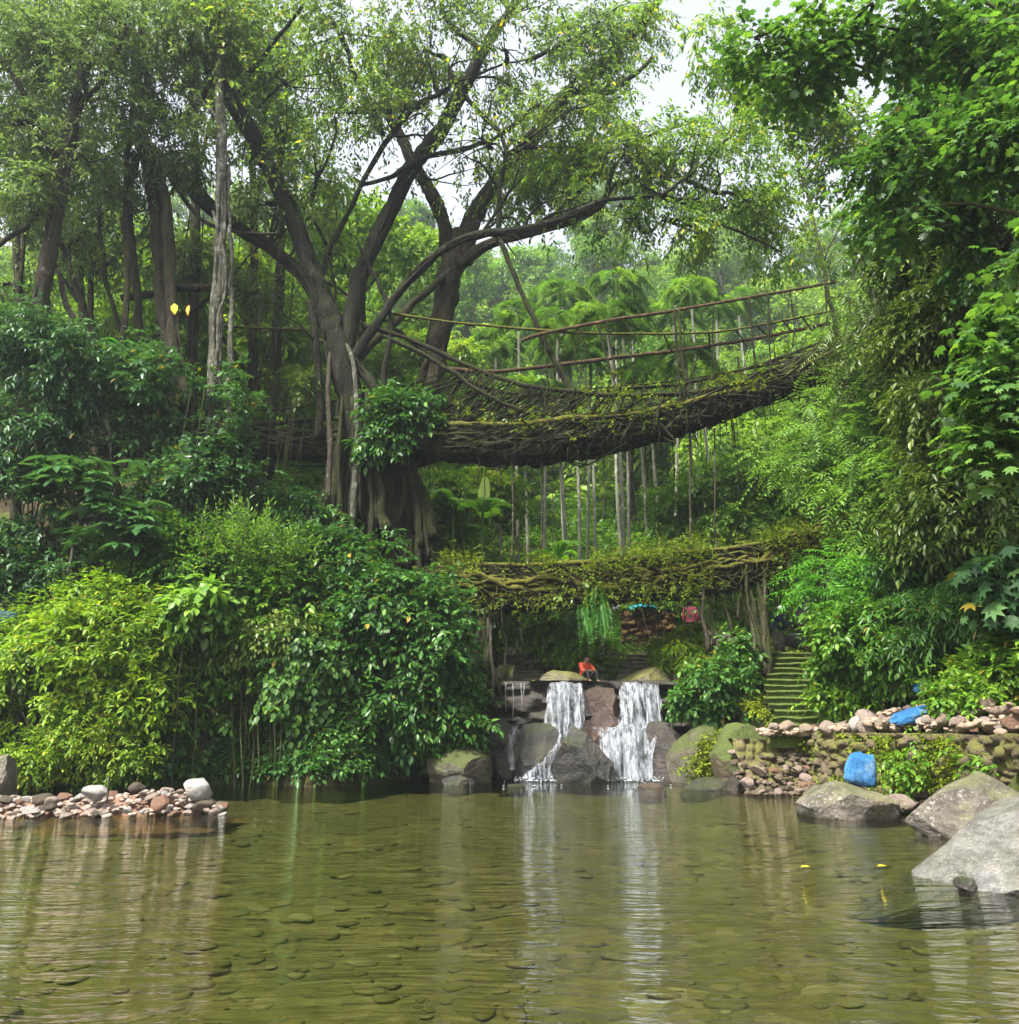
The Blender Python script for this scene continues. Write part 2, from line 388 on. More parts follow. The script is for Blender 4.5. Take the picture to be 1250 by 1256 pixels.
def leaves(mb, base, d, nrm, L, W, tint, tm=T_OVAL):
    N = len(base)
    if N == 0: return
    d = unit(d); x = unit(np.cross(d, nrm)); n = np.cross(x, d)
    tv, tf, tt = tm
    L = np.broadcast_to(np.asarray(L, float), (N,))[:, None, None]; W = np.broadcast_to(np.asarray(W, float), (N,))[:, None, None]
    v = base[:, None]+d[:, None]*(tv[None, :, 1:2]*L)+x[:, None]*(tv[None, :, 0:1]*W)+n[:, None]*(tv[None, :, 2:3]*L)
    k = len(tv)
    loops = (np.asarray(tf)[None]+np.arange(N)[:, None]*k).ravel()
    tot = np.tile(tt, N)
    mb.add(v.reshape(-1, 3), loops, tot, np.repeat(np.where(np.random.default_rng(N).random(N) < .014, 1., np.clip(np.broadcast_to(tint, (N,)), 0, .955)), len(tt)))
def blob_pts(rng, blobs, n, bias=.5):
    B = np.asarray(blobs, float)
    w = B[:, 3]*B[:, 4]*B[:, 5]; w = w**.75
    i = rng.choice(len(B), n, p=w/w.sum())
    u = unit(rng.normal(size=(n, 3))); r = rng.random(n)**bias
    r = r*(1+1.05*fbm(u*1.1+i[:, None]*7.3+B[i, :3]*.37, 1.3, 3, 6))*np.where(rng.random(n) < .06, rng.uniform(1.05, 1.4, n), 1)
    p = B[i, :3]+u*B[i, 3:6]*r[:, None]
    o = unit(u/np.maximum(B[i, 3:6], .05))
    return p, o, i
def sprays(rng, mb, pts, out, k=7, sl=.5, L=.18, W=.08, mode='alt', droop=.35, tint=.5, tj=.22, tm=T_OVAL, twig=None, tr=.006, outw=.7, lj=.4):
    N = len(pts)
    d = unit(out*outw+rng.normal(size=(N, 3))*.55+np.array((0, 0, -droop)))
    sl = sl*(1+rng.uniform(-.35, .35, N))
    up = np.array((0, 0, 1.))
    side = unit(np.cross(d, up+rng.normal(size=(N, 3))*.25)); nn = unit(np.cross(side, d))
    t0 = np.broadcast_to(tint, (N,))
    if mode == 'alt':
        s = np.linspace(.12, 1, k)
        sg = np.where(np.arange(k) % 2, 1., -1.)
        base = pts[:, None]+d[:, None]*(s[None, :, None]*sl[:, None, None])+np.array((0, 0, -1.))*(s[None, :, None]**2*sl[:, None, None]*droop*.5)
        ld = d[:, None]*.55+side[:, None]*sg[None, :, None]+rng.normal(size=(N, k, 3))*.35+np.array((0, 0, -droop*.9))
        ld[:, -1] = d+np.array((0, 0, -droop))
        ln = nn[:, None]*.5+up*.8+rng.normal(size=(N, k, 3))*.35
    elif mode == 'pinn':
        s = np.repeat(np.linspace(.1, 1, k//2), 2); k = len(s)
        sg = np.tile([1., -1.], k//2)
        base = pts[:, None]+d[:, None]*(s[None, :, None]*sl[:, None, None])+np.array((0, 0, -1.))*(s[None, :, None]**2*sl[:, None, None]*droop*.6)
        ld = d[:, None]*.5+side[:, None]*sg[None, :, None]+rng.normal(size=(N, k, 3))*.08+np.array((0, 0, -.25-droop*.4))
        ln = nn[:, None]+up*.3+rng.normal(size=(N, k, 3))*.12
    else:  # palm: radial leaflets
        base = np.repeat((pts+d*sl[:, None]*.6)[:, None], k, 1)
        a = np.linspace(-2.5, 2.5, k)[None, :, None]
        hd = unit(d*np.array((1, 1, .25))); hs = unit(np.cross(hd, up))
        ld = hd[:, None]*np.cos(a)+hs[:, None]*np.sin(a)+np.array((0, 0, -droop))+rng.normal(size=(N, k, 3))*.06
        ln = np.broadcast_to(up+.25*hd[:, None], (N, k, 3))+rng.normal(size=(N, k, 3))*.1
    Lj = L*(1+rng.uniform(-lj, lj, (N, k)))
    if mode == 'pinn': Lj = Lj*(.55+.45*np.sin(np.pi*np.clip(s*.85+.12, 0, 1)))[None]
    tt = t0[:, None]+rng.normal(size=(N, k))*tj
    leaves(mb, base.reshape(-1, 3), ld.reshape(-1, 3), ln.reshape(-1, 3), Lj.ravel(), (Lj*W/L).ravel(), tt.ravel(), tm)
    if twig is not None:
        e = pts+d*sl[:, None]+np.array((0, 0, -1.))*(sl[:, None]*droop*.5)
        a = unit(np.cross(d, up))*tr; b = np.cross(unit(d), unit(a))*tr
        v = np.stack([pts+a, pts-a*.5+b, pts-a*.5-b, e], 1)
        f = (np.array([0, 1, 3, 1, 2, 3, 2, 0, 3])[None]+np.arange(N)[:, None]*4)
        twig.add(v.reshape(-1, 3), f.ravel(), np.full(3*N, 3), .5)
def pxblob(px, py, Y, rx, ry, rd):
    s = S(px, py, Y); c = P(px, py, Y); return (*c, rx*s, rd, ry*s)
def clump(p, f=.5, lo=.4, seed=3):
    return noise(p, f, seed)*.65+noise(p, f*2.7, seed+5)*.35 > lo

def limb(mb, pix, sides=12, seg=7, bump=.2, mat=0, seed=1, wob=.12, wrap=7):
    """pix: (px,py,Y,radius px) list"""
    pts = np.array([P(a, b, c) for a, b, c, r in pix]); rad = np.array([r*S(a, b, c) for a, b, c, r in pix])*.57
    mb.tube(pts, rad, sides, n=max(6, len(pix)*seg), bump=bump, bf=2.2, seed=seed, wob=wob)
    if wrap and max(q[3] for q in pix) > 9.5:
        rg = np.random.default_rng(seed); c = catmull(np.c_[pts, rad], len(pix)*5); T = unit(np.gradient(c[:, :3], axis=0)); A_ = unit(np.cross(T, (.3, 1., .2))); B_ = np.cross(T, A_)
        for k in range(wrap):
            a = rg.uniform(0, 6.28)+rg.normal()*1.6*np.linspace(0, 1, len(c))+.3*np.sin(np.linspace(0, 9, len(c))+k)
            i0 = int(rg.uniform(0, .5)*len(c)); i1 = int(rg.uniform(.6, 1)*len(c)); 
            if i1-i0 < 6: continue
            p = c[:, :3]+(A_*np.cos(a)[:, None]+B_*np.sin(a)[:, None])*(c[:, 3]*.92)[:, None]
            mb.tube(p[i0:i1], np.linspace(1, .5, i1-i0)*c[i0, 3]*rg.uniform(.12, .32), 6, bump=.3, bf=4, wob=.05, seed=k)
    return pts
def reach(rng, wood, nodes, blobs, nsub=5, r0=.05, maxd=7., sub_r=.4):
    """limbs that carry each leaf mass: nearest wood node to its centre, then finer ones out into it"""
    nodes = np.asarray(nodes)
    for B in blobs:
        c = np.array(B[:3]); rr = np.array(B[3:6])
        dd = np.linalg.norm(nodes-c, axis=1)+np.maximum(nodes[:, 2]-c[2], 0)*.8
        a = nodes[dd.argmin()]
        if np.linalg.norm(a-c) > maxd: continue
        m = (a+c)/2+np.array((0, 0, .12*np.linalg.norm(a-c)))+rng.normal(size=3)*.15
        wood.tube([a, m, c], [r0*1.3, r0, r0*.6], 6, n=10, wob=.1, seed=int(rng.integers(99)))
        for q in range(nsub):
            u = unit(rng.normal(size=3)); e = c+u*rr*(.75+.25*rng.random()); s0 = c+(a-c)*rng.random()*.4
            mm = (s0+e)/2+rng.normal(size=3)*.12
            wood.tube([s0, mm, e], [r0*sub_r, r0*sub_r*.6, r0*.12], 5, n=7, wob=.12, seed=q)

# ------------------------------------------------------------------ the two fig trees that carry the bridges
def crown_mesh(rng, blobs, n, thr, cf, **k):
    mb = MB(); p, o, i = blob_pts(rng, blobs, n); kp = clump(p, cf, thr, int(rng.integers(50)))
    tw = k.pop('twigs', None)
    t = k.pop('tint', .5)+.5*(noise(p, .9, 8)-.5)
    sprays(rng, mb, p[kp], o[kp], tint=t[kp], twig=tw, **k)
    return mb

rng = np.random.default_rng(11)
fig1 = empty('fig_tree', P(470, 690, 25.5), 'dark forked fig tree rooted where both root bridges meet the left bank', 'tree')
tr = MB(); nodes = []
Yt = 25.5
for pix in ([(462, 720, 25.6, 36), (455, 640, 25.6, 30), (440, 540, 25.6, 28), (425, 470, 25.5, 29), (412, 415, 25.5, 27), (398, 375, 25.4, 22), (385, 340, 25.2, 17), (366, 285, 25, 16), (335, 215, 24.6, 17), (300, 150, 24.2, 18), (264, 92, 24, 17), (246, 40, 23.8, 15), (236, -30, 23.6, 12)],
            [(420, 440, 25.5, 20), (432, 385, 25.6, 18), (445, 330, 25.7, 16), (475, 265, 25.8, 16), (505, 205, 25.9, 17), (540, 160, 26, 16), (575, 95, 26, 13), (600, 50, 26.2, 11), (640, -10, 26.5, 8)],
            [(184, 186, 25.8, 20), (230, 228, 25.8, 17), (280, 270, 25.7, 15), (330, 302, 25.6, 14), (370, 338, 25.5, 15), (404, 390, 25.5, 16), (418, 430, 25.5, 16)],
            [(425, 450, 25.3, 14), (470, 385, 25.2, 9), (500, 347, 25.1, 8), (545, 306, 25, 9), (590, 288, 24.9, 9), (640, 283, 24.8, 8.5), (700, 264, 24.7, 7), (745, 247, 24.5, 5), (812, 240, 24.3, 3)],
            [(470, 520, 25.2, 10), (462, 480, 25.2, 11), (440, 450, 25.2, 10), (415, 425, 25.3, 10)],
            [(390, 540, 25.3, 9), (392, 480, 25.3, 9), (388, 420, 25.3, 9), (378, 370, 25.4, 8)],
            [(385, 400, 25.4, 5), (400, 320, 25.3, 6), (446, 225, 25.1, 6), (481, 165, 25, 6), (505, 134, 25, 6), (551, 109, 25.2, 5)],
            [(446, 225, 25.1, 4), (480, 215, 25.3, 5), (527, 190, 25.6, 6), (576, 181, 25.6, 5), (618, 162, 25.5, 5), (660, 130, 25.5, 4)],
            [(470, 165, 25, 4), (432, 85, 24.6, 5), (425, 60, 24.5, 4), (405, 20, 24.4, 3)],
            [(400, 300, 25.3, 3.5), (380, 250, 25, 3), (408, 180, 24.8, 3), (410, 130, 24.6, 2.5)],
            [(465, 560, 25.2, 8), (470, 470, 25.2, 7), (480, 400, 25.3, 6), (465, 350, 25.4, 5), (440, 300, 25.5, 4)],
            [(545, 70, 25.6, 6), (570, 120, 25.3, 5), (610, 160, 25, 5), (620, 190, 24.9, 5), (612, 230, 24.9, 5), (612, 296, 24.9, 6)],
            [(590, 60, 26, 6), (545, 20, 25.8, 5), (545, -20, 25.6, 4)],
            [(285, 120, 24.1, 6), (330, 60, 23.8, 5), (370, 10, 23.5, 4)], [(262, 95, 24, 6), (220, 150, 23.8, 5), (160, 110, 23.5, 4)]):
    nodes.append(limb(tr, pix, 12 if pix[0][3] > 12 else 8, seed=len(nodes)))
for k in range(46):
    q = nodes[(0, 1, 2, 3, 6, 11, 1, 3)[k % 8]]; a = q[int(rng.integers(len(q)//2, len(q)))]; d = unit(np.array((rng.normal(), rng.normal()*.5, rng.uniform(-.15, 1.1)))); l = rng.uniform(1.2, 4)
    b_ = a+d*l*.5+rng.normal(size=3)*.2; e = a+d*l+(rng.normal()*.3, 0, rng.normal()*.35); nodes.append(catmull([a, b_, e], 14))
    tr.tube([a, b_, e], [rng.uniform(.035, .075), .04, .012], 6, n=14, wob=.14, seed=k)
    f_ = e+unit(rng.normal(size=3)+d)*rng.uniform(.6, 1.6); tr.tube([b_, (b_+f_)/2+rng.normal(size=3)*.12, f_], [.03, .02, .008], 5, n=10, wob=.12, seed=k)
crown1 = [pxblob(*q) for q in ((330, 90, 24.5, 110, 80, 2.6), (420, 40, 24.5, 110, 70, 2.6), (520, 60, 25, 110, 75, 2.6), (620, 60, 25.5, 110, 80, 2.6), (700, 130, 25, 90, 70, 2.4),
     (590, 170, 24.6, 85, 60, 2.), (460, 150, 24.6, 80, 60, 2.), (390, 210, 24.6, 60, 70, 1.8), (330, 250, 25.4, 60, 50, 1.6), (720, 40, 26, 90, 60, 2.4), (760, 190, 24.6, 75, 55, 2), (300, -20, 24, 120, 60, 2.4), (560, -30, 25, 160, 60, 3))]
reach(rng, tr, np.vstack(nodes), crown1, 8, .07)
child(tr, 'trunk', BK['fig'], fig1)
tw = MB()
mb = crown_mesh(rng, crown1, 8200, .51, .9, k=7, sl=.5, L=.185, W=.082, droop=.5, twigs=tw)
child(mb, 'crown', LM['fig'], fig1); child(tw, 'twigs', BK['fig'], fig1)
# curtain of roots that has fused into the pillar under the trunk
for k in range(64):
    m = MB(); x0 = rng.uniform(400, 520); y1 = rng.uniform(640, 735)+(x0-460)*.25
    x1 = x0+rng.normal()*9+(x0-465)*.25; Y = 25.1+rng.normal()*.35+.01*abs(x0-465)
    top = 470+rng.uniform(0, 90)+abs(x0-450)*.5; r = rng.choice([2.2, 3, 4, 6, 8.5], p=[.25, .25, .2, .2, .1])
    m.tube([P(440+(x0-440)*.75, top, Y+.1), P(x0, (top+y1)/2, Y-.1), P(x1, y1, Y-.2)], np.array([r*.8, r, r*1.25])*.025, 7, n=16, bump=.3, bf=3, wob=.16, seed=k)
    child(m, 'aerial_root', BK['fig'] if k % 4 == 0 else BK['root'], fig1)
for pix, mt in (([(413, 410, 25.5, 4), (432, 440, 25, 5), (438, 520, 24.6, 6), (435, 600, 24.4, 6.5), (432, 670, 24.3, 7)], 'pale'), ([(410, 405, 25.5, 4), (402, 470, 24.9, 5), (405, 540, 24.7, 6), (402, 620, 24.6, 6)], 'brown'), ([(424, 450, 25.5, 4), (415, 560, 24.8, 5), (420, 640, 24.6, 6), (422, 700, 24.6, 7)], 'root'),
                ([(612, 292, 24.9, 6), (640, 358, 24.8, 6), (668, 420, 24.7, 6.5), (694, 468, 24.6, 7), (703, 500, 24.6, 6), (706, 545, 24.6, 5)], 'root')):
    m = MB(); limb(m, pix, 8, bump=.2, wob=.05); child(m, 'aerial_root', BK[mt], fig1)

for k, (px, py, l) in enumerate(((300, 170, 5.5), (318, 205, 6.5), (352, 120, 5), (380, 90, 4.5), (455, 120, 3), (478, 60, 3.2), (520, 110, 3), (565, 120, 4), (600, 180, 3), (640, 120, 3.4), (345, 300, 5), (362, 330, 5.5), (235, 250, 5), (250, 262, 6), (410, 240, 3), (690, 150, 3))):
    m = MB(); a = P(px, py, 24.9+.4*math.sin(k*3)); m.tube([a, a+(.1*math.sin(k), .05, -l*.4), a+(.15*math.cos(k*2), 0, -l*.75), a+(.1, 0, -l)], [.022, .018, .015, .006], 5, n=14, wob=.1, seed=k); child(m, 'aerial_root', BK['root'], fig1)
rng = np.random.default_rng(12)
fig2 = empty('fig_tree', P(525, 520, 27.2), 'brown fig tree with two wide limbs standing behind the upper root bridge', 'tree')
tr = MB(); nodes = []
for pix in ([(510, 560, 27, 40), (520, 500, 27.2, 29), (532, 445, 27.3, 24), (542, 390, 27.3, 24), (550, 345, 27.3, 27), (559, 305, 27.3, 25), (562, 285, 27.3, 18)],
            [(552, 320, 27.3, 18), (546, 275, 27.2, 15), (530, 240, 27.1, 13), (510, 205, 27, 12), (488, 160, 27.2, 10), (462, 115, 27.4, 8), (450, 60, 27.6, 6)],
            [(565, 320, 27.3, 22), (580, 270, 27.4, 18), (605, 230, 27.5, 17), (632, 195, 27.6, 17), (662, 160, 27.7, 15), (700, 112, 27.8, 13), (745, 72, 28, 12), (790, 25, 28.2, 10), (822, -25, 28.4, 8)],
            [(565, 325, 27, 14), (598, 300, 26.6, 11), (642, 288, 26.2, 9), (700, 270, 25.9, 8), (735, 252, 25.7, 7), (752, 228, 25.6, 6), (790, 217, 25.5, 5), (830, 216, 25.4, 4), (875, 236, 25.3, 3)],
            [(740, 250, 25.7, 5), (760, 190, 25.5, 5), (800, 165, 25.3, 4), (850, 150, 25.2, 3)], [(660, 278, 26.1, 4), (710, 235, 25.8, 4.5), (735, 200, 25.7, 4), (770, 170, 25.6, 3)],
            [(790, 217, 25.5, 4), (825, 190, 25.3, 3.5), (880, 185, 25.1, 2.5)], [(760, 250, 25.6, 3.5), (790, 285, 25.4, 3), (815, 270, 25.3, 2)],
            [(555, 330, 27, 8), (510, 370, 26.4, 8), (470, 410, 25.9, 8), (430, 450, 25.6, 8)],
            [(505, 520, 26.8, 14), (515, 470, 26.9, 8), (528, 430, 27, 5)], [(700, 112, 27.8, 7), (755, 110, 27.5, 6), (800, 70, 27.2, 4)]):
    nodes.append(limb(tr, pix, 12 if pix[0][3] > 12 else 8, seed=50+len(nodes)))
crown2 = [pxblob(*q) for q in ((800, 190, 25.4, 85, 55, 2), (880, 210, 25.2, 80, 60, 2), (930, 260, 25, 60, 60, 1.8), (860, 280, 25, 70, 45, 1.6), (780, 265, 25.4, 60, 40, 1.6), (700, 240, 26, 70, 45, 1.6), (960, 310, 25, 36, 40, 1.2),
     (900, 160, 25.4, 60, 40, 1.6), (780, 30, 28, 50, 50, 2), (700, 90, 27.5, 80, 60, 2.2), (460, 100, 27.4, 70, 60, 2), (640, 230, 27, 60, 45, 1.8))]
reach(rng, tr, np.vstack(nodes), crown2, 9, .055)
child(tr, 'trunk', BK['fig2'], fig2)
tw = MB()
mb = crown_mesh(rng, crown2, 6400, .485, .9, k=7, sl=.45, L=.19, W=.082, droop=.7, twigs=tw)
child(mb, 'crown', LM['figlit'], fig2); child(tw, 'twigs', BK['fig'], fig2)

# ------------------------------------------------------------------ upper root bridge
def rail(mb, pix, r, n=None, bump=.25, wob=.06, sides=7, seed=1):
    pts = [P(a, b, c) for a, b, c in pix]
    c = catmull(np.array(pts), n or len(pts)*6)
    mb.tube(c, r*.019*(1-.25*np.linspace(0, 1, len(c))), sides, bump=bump, bf=3, wob=wob, seed=seed)
rng = np.random.default_rng(21)
ub = empty('root_bridge', P(510, 560, 25), 'upper living root bridge sagging between the forked fig tree and right bank, with pole rails', 'bridge', 'two living root bridges, one above the other')
# deck: strands that twine round a sagging centre line; front edge nearer
axis = [(60, 545, 28.5), (200, 545, 28.3), (300, 545, 27.4), (400, 548, 26.4), (500, 545, 25.6), (560, 546, 25.2), (640, 548, 25), (720, 541, 24.9), (790, 527, 24.9), (850, 509, 24.9), (910, 488, 24.8), (970, 464, 24.7), (1035, 437, 24.6), (1090, 412, 24.4)]
ax = catmull(np.array([P(*a) for a in axis]), 120)
def deck_strands(mb, ax, nst, half_w, half_h, rr, seed, full=True, sag=0):
    rg = np.random.default_rng(seed)
    T = unit(np.gradient(ax, axis=0)); sd = unit(np.cross(T, (0, 0, 1.)))
    for k in range(nst):
        a0 = rg.uniform(0, 6.28); w = rg.uniform(-1.2, 1.2); f = rg.uniform(.75, 1.05)
        i0 = int(rg.uniform(0, .45)*len(ax)) if not full or k % 3 else 0; i1 = int(len(ax)*rg.uniform(.55, 1)) if not full or k % 3 else len(ax)
        if i1-i0 < 12: continue
        s = np.linspace(0, 1, len(ax))[i0:i1]
        a = a0+w*s*3+.5*np.sin(s*9+k)
        ca = np.cos(a); sa = np.sin(a)
        sq = np.maximum(np.abs(ca), np.abs(sa)); ca, sa = ca/sq**.6, sa/sq**.6
        p = ax[i0:i1]+sd[i0:i1]*(half_w*f*ca)[:, None]+np.array((0, 0, 1.))*(half_h*f*sa)[:, None]
        r = rg.choice(rr)
        mb.tube(p, r*rg.uniform(.7, 1.3), 6, bump=.45, bf=3.5, wob=.3, seed=seed+k, tint=rg.random())
dk = MB(); deck_strands(dk, ax, 125, .75, .36, [.025, .035, .05, .09], 31)
c2 = ax+np.array((0, 0, -.08)); dk.tube(c2, .2, 10, bump=.7, bf=2.5, wob=.12)
rg = np.random.default_rng(77)
for k in range(260):     # loose ends and loops that break the outline
    i = int(rg.integers(20, 116)); a = ax[i]+(rg.normal()*.1, rg.uniform(-.8, .6), rg.uniform(-.42, .42)); i2 = int(np.clip(i+rg.normal()*9, 0, 119)); e = ax[i2]+(0, rg.uniform(-.9, .7), rg.uniform(-.6, .65))
    dk.tube([a, (a+e)/2+rg.normal(size=3)*.28, e], [rg.uniform(.015, .05), .03, .012], 5, n=10, bump=.3, wob=.15, seed=k)
child(dk, 'deck', BK['root'], ub)
# woven side: short slanting roots between parapet root and deck
rails = {
 'C': [(446, 398, 25.3), (500, 416, 25.2), (572, 447, 24.9), (634, 470, 24.5), (702, 481, 24.3), (751, 484, 24.2), (831, 483, 24.2), (903, 472, 24.2), (960, 455, 24.2), (1015, 436, 24.2)],
 'D': [(470, 412, 25.3), (520, 434, 25.1), (554, 456, 24.8), (603, 488, 24.4), (634, 501, 24.3), (666, 508, 24.3), (740, 509, 24.2), (831, 498, 24.2), (903, 480, 24.2), (970, 462, 24.2), (1045, 425, 24.2)],
 'E': [(520, 520, 24.9), (580, 521, 24.5), (640, 520, 24.3), (700, 513, 24.2), (769, 509, 24.2), (831, 496, 24.1), (903, 479, 24.1), (948, 468, 24.1), (1015, 434, 24)],
 'F': [(480, 400, 25.6), (549, 452, 26), (603, 478, 26.2), (680, 486, 26.2), (760, 478, 26.2), (840, 470, 26.2), (930, 448, 26), (1040, 408, 25.8)]}
for k, q in rails.items():
    m = MB(); rail(m, q, {'C': 4.6, 'D': 4, 'E': 6, 'F': 4}[k], seed=ord(k)); child(m, 'rail_root', BK['rootmoss'] if k == 'E' else BK['root'], ub)
m = MB(); rail(m, [(230, 516, 27.6), (310, 520, 26.6), (400, 514, 25.8), (470, 516, 25.2), (530, 520, 24.9)], 5); rail(m, [(240, 500, 27.6), (330, 503, 26.8), (420, 490, 25.8)], 2.5); child(m, 'rail_root', BK['root'], ub)
m = MB(); rail(m, [(270, 400, 26), (330, 403, 26), (385, 405, 25.6)], 2.6, wob=.02); rail(m, [(478, 384, 25.4), (560, 396, 25), (666, 405, 24.4), (733, 409, 24.3), (831, 409, 24.2), (903, 404, 24.2), (1018, 382, 24.2)], 2.5, wob=.02)
child(m, 'vine_cable', BK['rootmoss'], ub)
m = MB(); rail(m, [(640, 484, 26.1), (800, 470, 26.1), (900, 456, 26), (1030, 432, 26)], 1.5, wob=.01); child(m, 'vine_cable', BK['root'], ub)
for q, r in (([(639, 418, 24.4), (666, 409, 24.3), (742, 394, 24.2), (831, 380, 24.1), (941, 361, 24), (1024, 346, 23.9)], 3.4), ([(549, 452, 26.2), (603, 456, 26.2), (688, 447, 26.1), (769, 437, 26), (831, 430, 26), (926, 415, 25.9), (1018, 397, 25.8)], 4.2)):
    m = MB(); rail(m, q, r, bump=.1, wob=.025); child(m, 'pole_rail', BK['bamboo'], ub)
for k in range(26):
    x_ = rng.uniform(600, 1000); i_ = float(np.interp(x_, [600, 700, 831, 940, 1010], [470, 481, 483, 462, 437])); j_ = float(np.interp(x_, [600, 700, 831, 1010], [415, 403, 381, 350])) if k % 3 == 0 else i_-rng.uniform(10, 34)
    m = MB(); rail(m, [(x_, j_, 24.25), (x_+rng.normal()*6, (i_+j_)/2, 24.2), (x_+rng.normal()*8, i_+24, 24.2)], rng.uniform(.8, 1.5), bump=.3, wob=.06, sides=5, seed=k); child(m, 'tie', BK['root'], ub)
ups = [((733, 396, 24.25), (745, 440, 24.2), (757, 478, 24.2), (764, 515, 24.2)), ((744, 392, 24.2), (752, 440, 24.2), (761, 478, 24.2), (772, 520, 24.2)), ((762, 470, 24.2), (766, 500, 24.2), (770, 515, 24.2)),
       ((826, 378, 24.1), (831, 430, 24.1), (834, 480, 24.1), (836, 520, 24.1)), ((832, 378, 24.1), (836, 430, 24.1), (840, 480, 24.1), (842, 522, 24.1)),
       ((919, 363, 24), (922, 400, 24), (926, 440, 24), (929, 480, 24)), ((941, 360, 24), (943, 400, 24), (945, 440, 24), (946, 476, 24)), ((1012, 350, 23.9), (1013, 370, 23.9), (1015, 398, 23.9)),
       ((668, 415, 24.4), (672, 460, 24.3), (678, 505, 24.3)), ((868, 405, 24.2), (871, 425, 25), (872, 432, 25.8)), ((902, 404, 24.2), (910, 416, 25), (916, 424, 25.8)), ((928, 398, 24.1), (940, 410, 25), (948, 414, 25.8)),
       ((960, 392, 24.1), (968, 402, 25), (974, 410, 25.8)), ((982, 388, 24.1), (990, 398, 25), (998, 406, 25.8)), ((815, 410, 24.2), (822, 428, 25), (826, 432, 25.8)), ((612, 470, 24.6), (616, 495, 24.6), (612, 525, 24.6)), ((700, 482, 24.3), (704, 500, 24.3), (700, 530, 24.3)), ((1020, 345, 23.9), (1016, 330, 23.9), (1020, 310, 23.9))]
for k, q in enumerate(ups):
    m = MB(); rail(m, q, 2.1 if k < 8 else 1.5, bump=.3, wob=.05, sides=6, seed=k); child(m, 'post', BK['root'], ub)
m = MB(); E = catmull(np.array([P(*a) for a in rails['E']]), 200); Cc = catmull(np.array([P(*a) for a in rails['C'][2:]]), 200); F = catmull(np.array([P(*a) for a in rails['F'][1:]]), 200)
dkf = catmull(np.array([P(a, b+10, c-.75) for a, b, c in axis[2:]]), 200); dkb = catmull(np.array([P(a, b, c+.7) for a, b, c in axis[2:]]), 200)
for k in range(620):
    i = int(rng.integers(2, 196)); j = int(np.clip(i+rng.normal()*7, 0, 199))
    A, B = ((E, dkf), (Cc, E), (Cc, dkf), (F, dkb), (E, E))[rng.choice(5, p=[.36, .2, .06, .22, .16])]
    if A is B: j = int(np.clip(i+rng.choice([-1, 1])*rng.integers(6, 18), 0, 199))
    a, b = A[i], B[j]; mid = (a+b)/2+rng.normal(size=3)*.1+((0, 0, -.15) if A is B else (0, 0, 0))
    m.tube([a, mid, b], rng.choice([.012, .02, .03]), 5, n=8, bump=.3, wob=.12, seed=k)
child(m, 'side_weave', BK['root'], ub)
# moss tufts and small leaves on the deck, rootlets hanging under it
def tufts(rng, lines, n, mb, off=(.5, .3), L=.1, W=.05, k=6, down=.2):
    pts = np.vstack(lines); p = pts[rng.integers(0, len(pts), n)]+rng.normal(size=(n, 3))*np.array((.1, off[0], off[1]))
    kp = clump(p, .7, .45, 31)
    p = p[kp]; sprays(rng, mb, p, unit(rng.normal(size=p.shape)+(0, -.5, .2)), k=k, sl=.16, L=L, W=W, droop=down, tm=T_SMALL, tint=.4)
mo = MB(); tufts(rng, [ax[30:], E, Cc[60:]], 900, mo, (.45, .26), .1, .06); child(mo, 'moss', LM['moss'], ub)
mo = MB(); tufts(rng, [ax[25:], E[:120]], 90, mo, (.5, .3), .15, .09, 5, .6); child(mo, 'leaves', LM['olive'], ub)
for k in range(60):
    i = int(rng.integers(28, 116)); a = ax[i]+np.array((0, rng.uniform(-.8, .5), -.3)); L = rng.choice([.5, 1, 1.8, 3.2], p=[.35, .3, .2, .15])
    m = MB(); m.tube([a, a+(rng.normal()*.04, 0, -L*.5), a+(rng.normal()*.08, 0, -L)], [.018, .013, .006], 5, n=8, wob=.06, seed=k); child(m, 'hanging_root', BK['root'] if k % 3 else BK['brown'], ub)
for px, py0, py1, r in ((846, 520, 700, 2), (628, 560, 690, 1.2), (664, 540, 690, 1.2), (791, 545, 650, 1), (876, 525, 660, 1.2), (1000, 480, 520, 1.4), (740, 550, 640, 1)):
    m = MB(); m.tube([P(px, py0, 24.6), P(px+1, (py0+py1)/2, 24.6), P(px, py1, 24.6)], r*.02, 5, n=12, wob=.04); child(m, 'hanging_root', BK['brown'], ub)


def fringe(root, ax, i0, n, seed, mt, zr=(-.5, -.1)):
    rg = np.random.default_rng(seed); m = MB()
    for k in range(n):
        i = int(rg.integers(i0, 118)); a = ax[i]+np.array((rg.normal()*.05, rg.uniform(-.95, -.1), rg.uniform(*zr))); L = rg.uniform(.12, .75)*rg.uniform(.4, 1)
        m.tube([a, a+(rg.normal()*.05, -.03, -L*.5), a+(rg.normal()*.12, -.02, -L)], [.016, .012, .005], 4, n=6, wob=.07, seed=k)
    child(m, 'root_fringe', BK[mt], root)['kind'] = 'stuff'
fringe(ub, ax, 28, 420, 7, 'root')
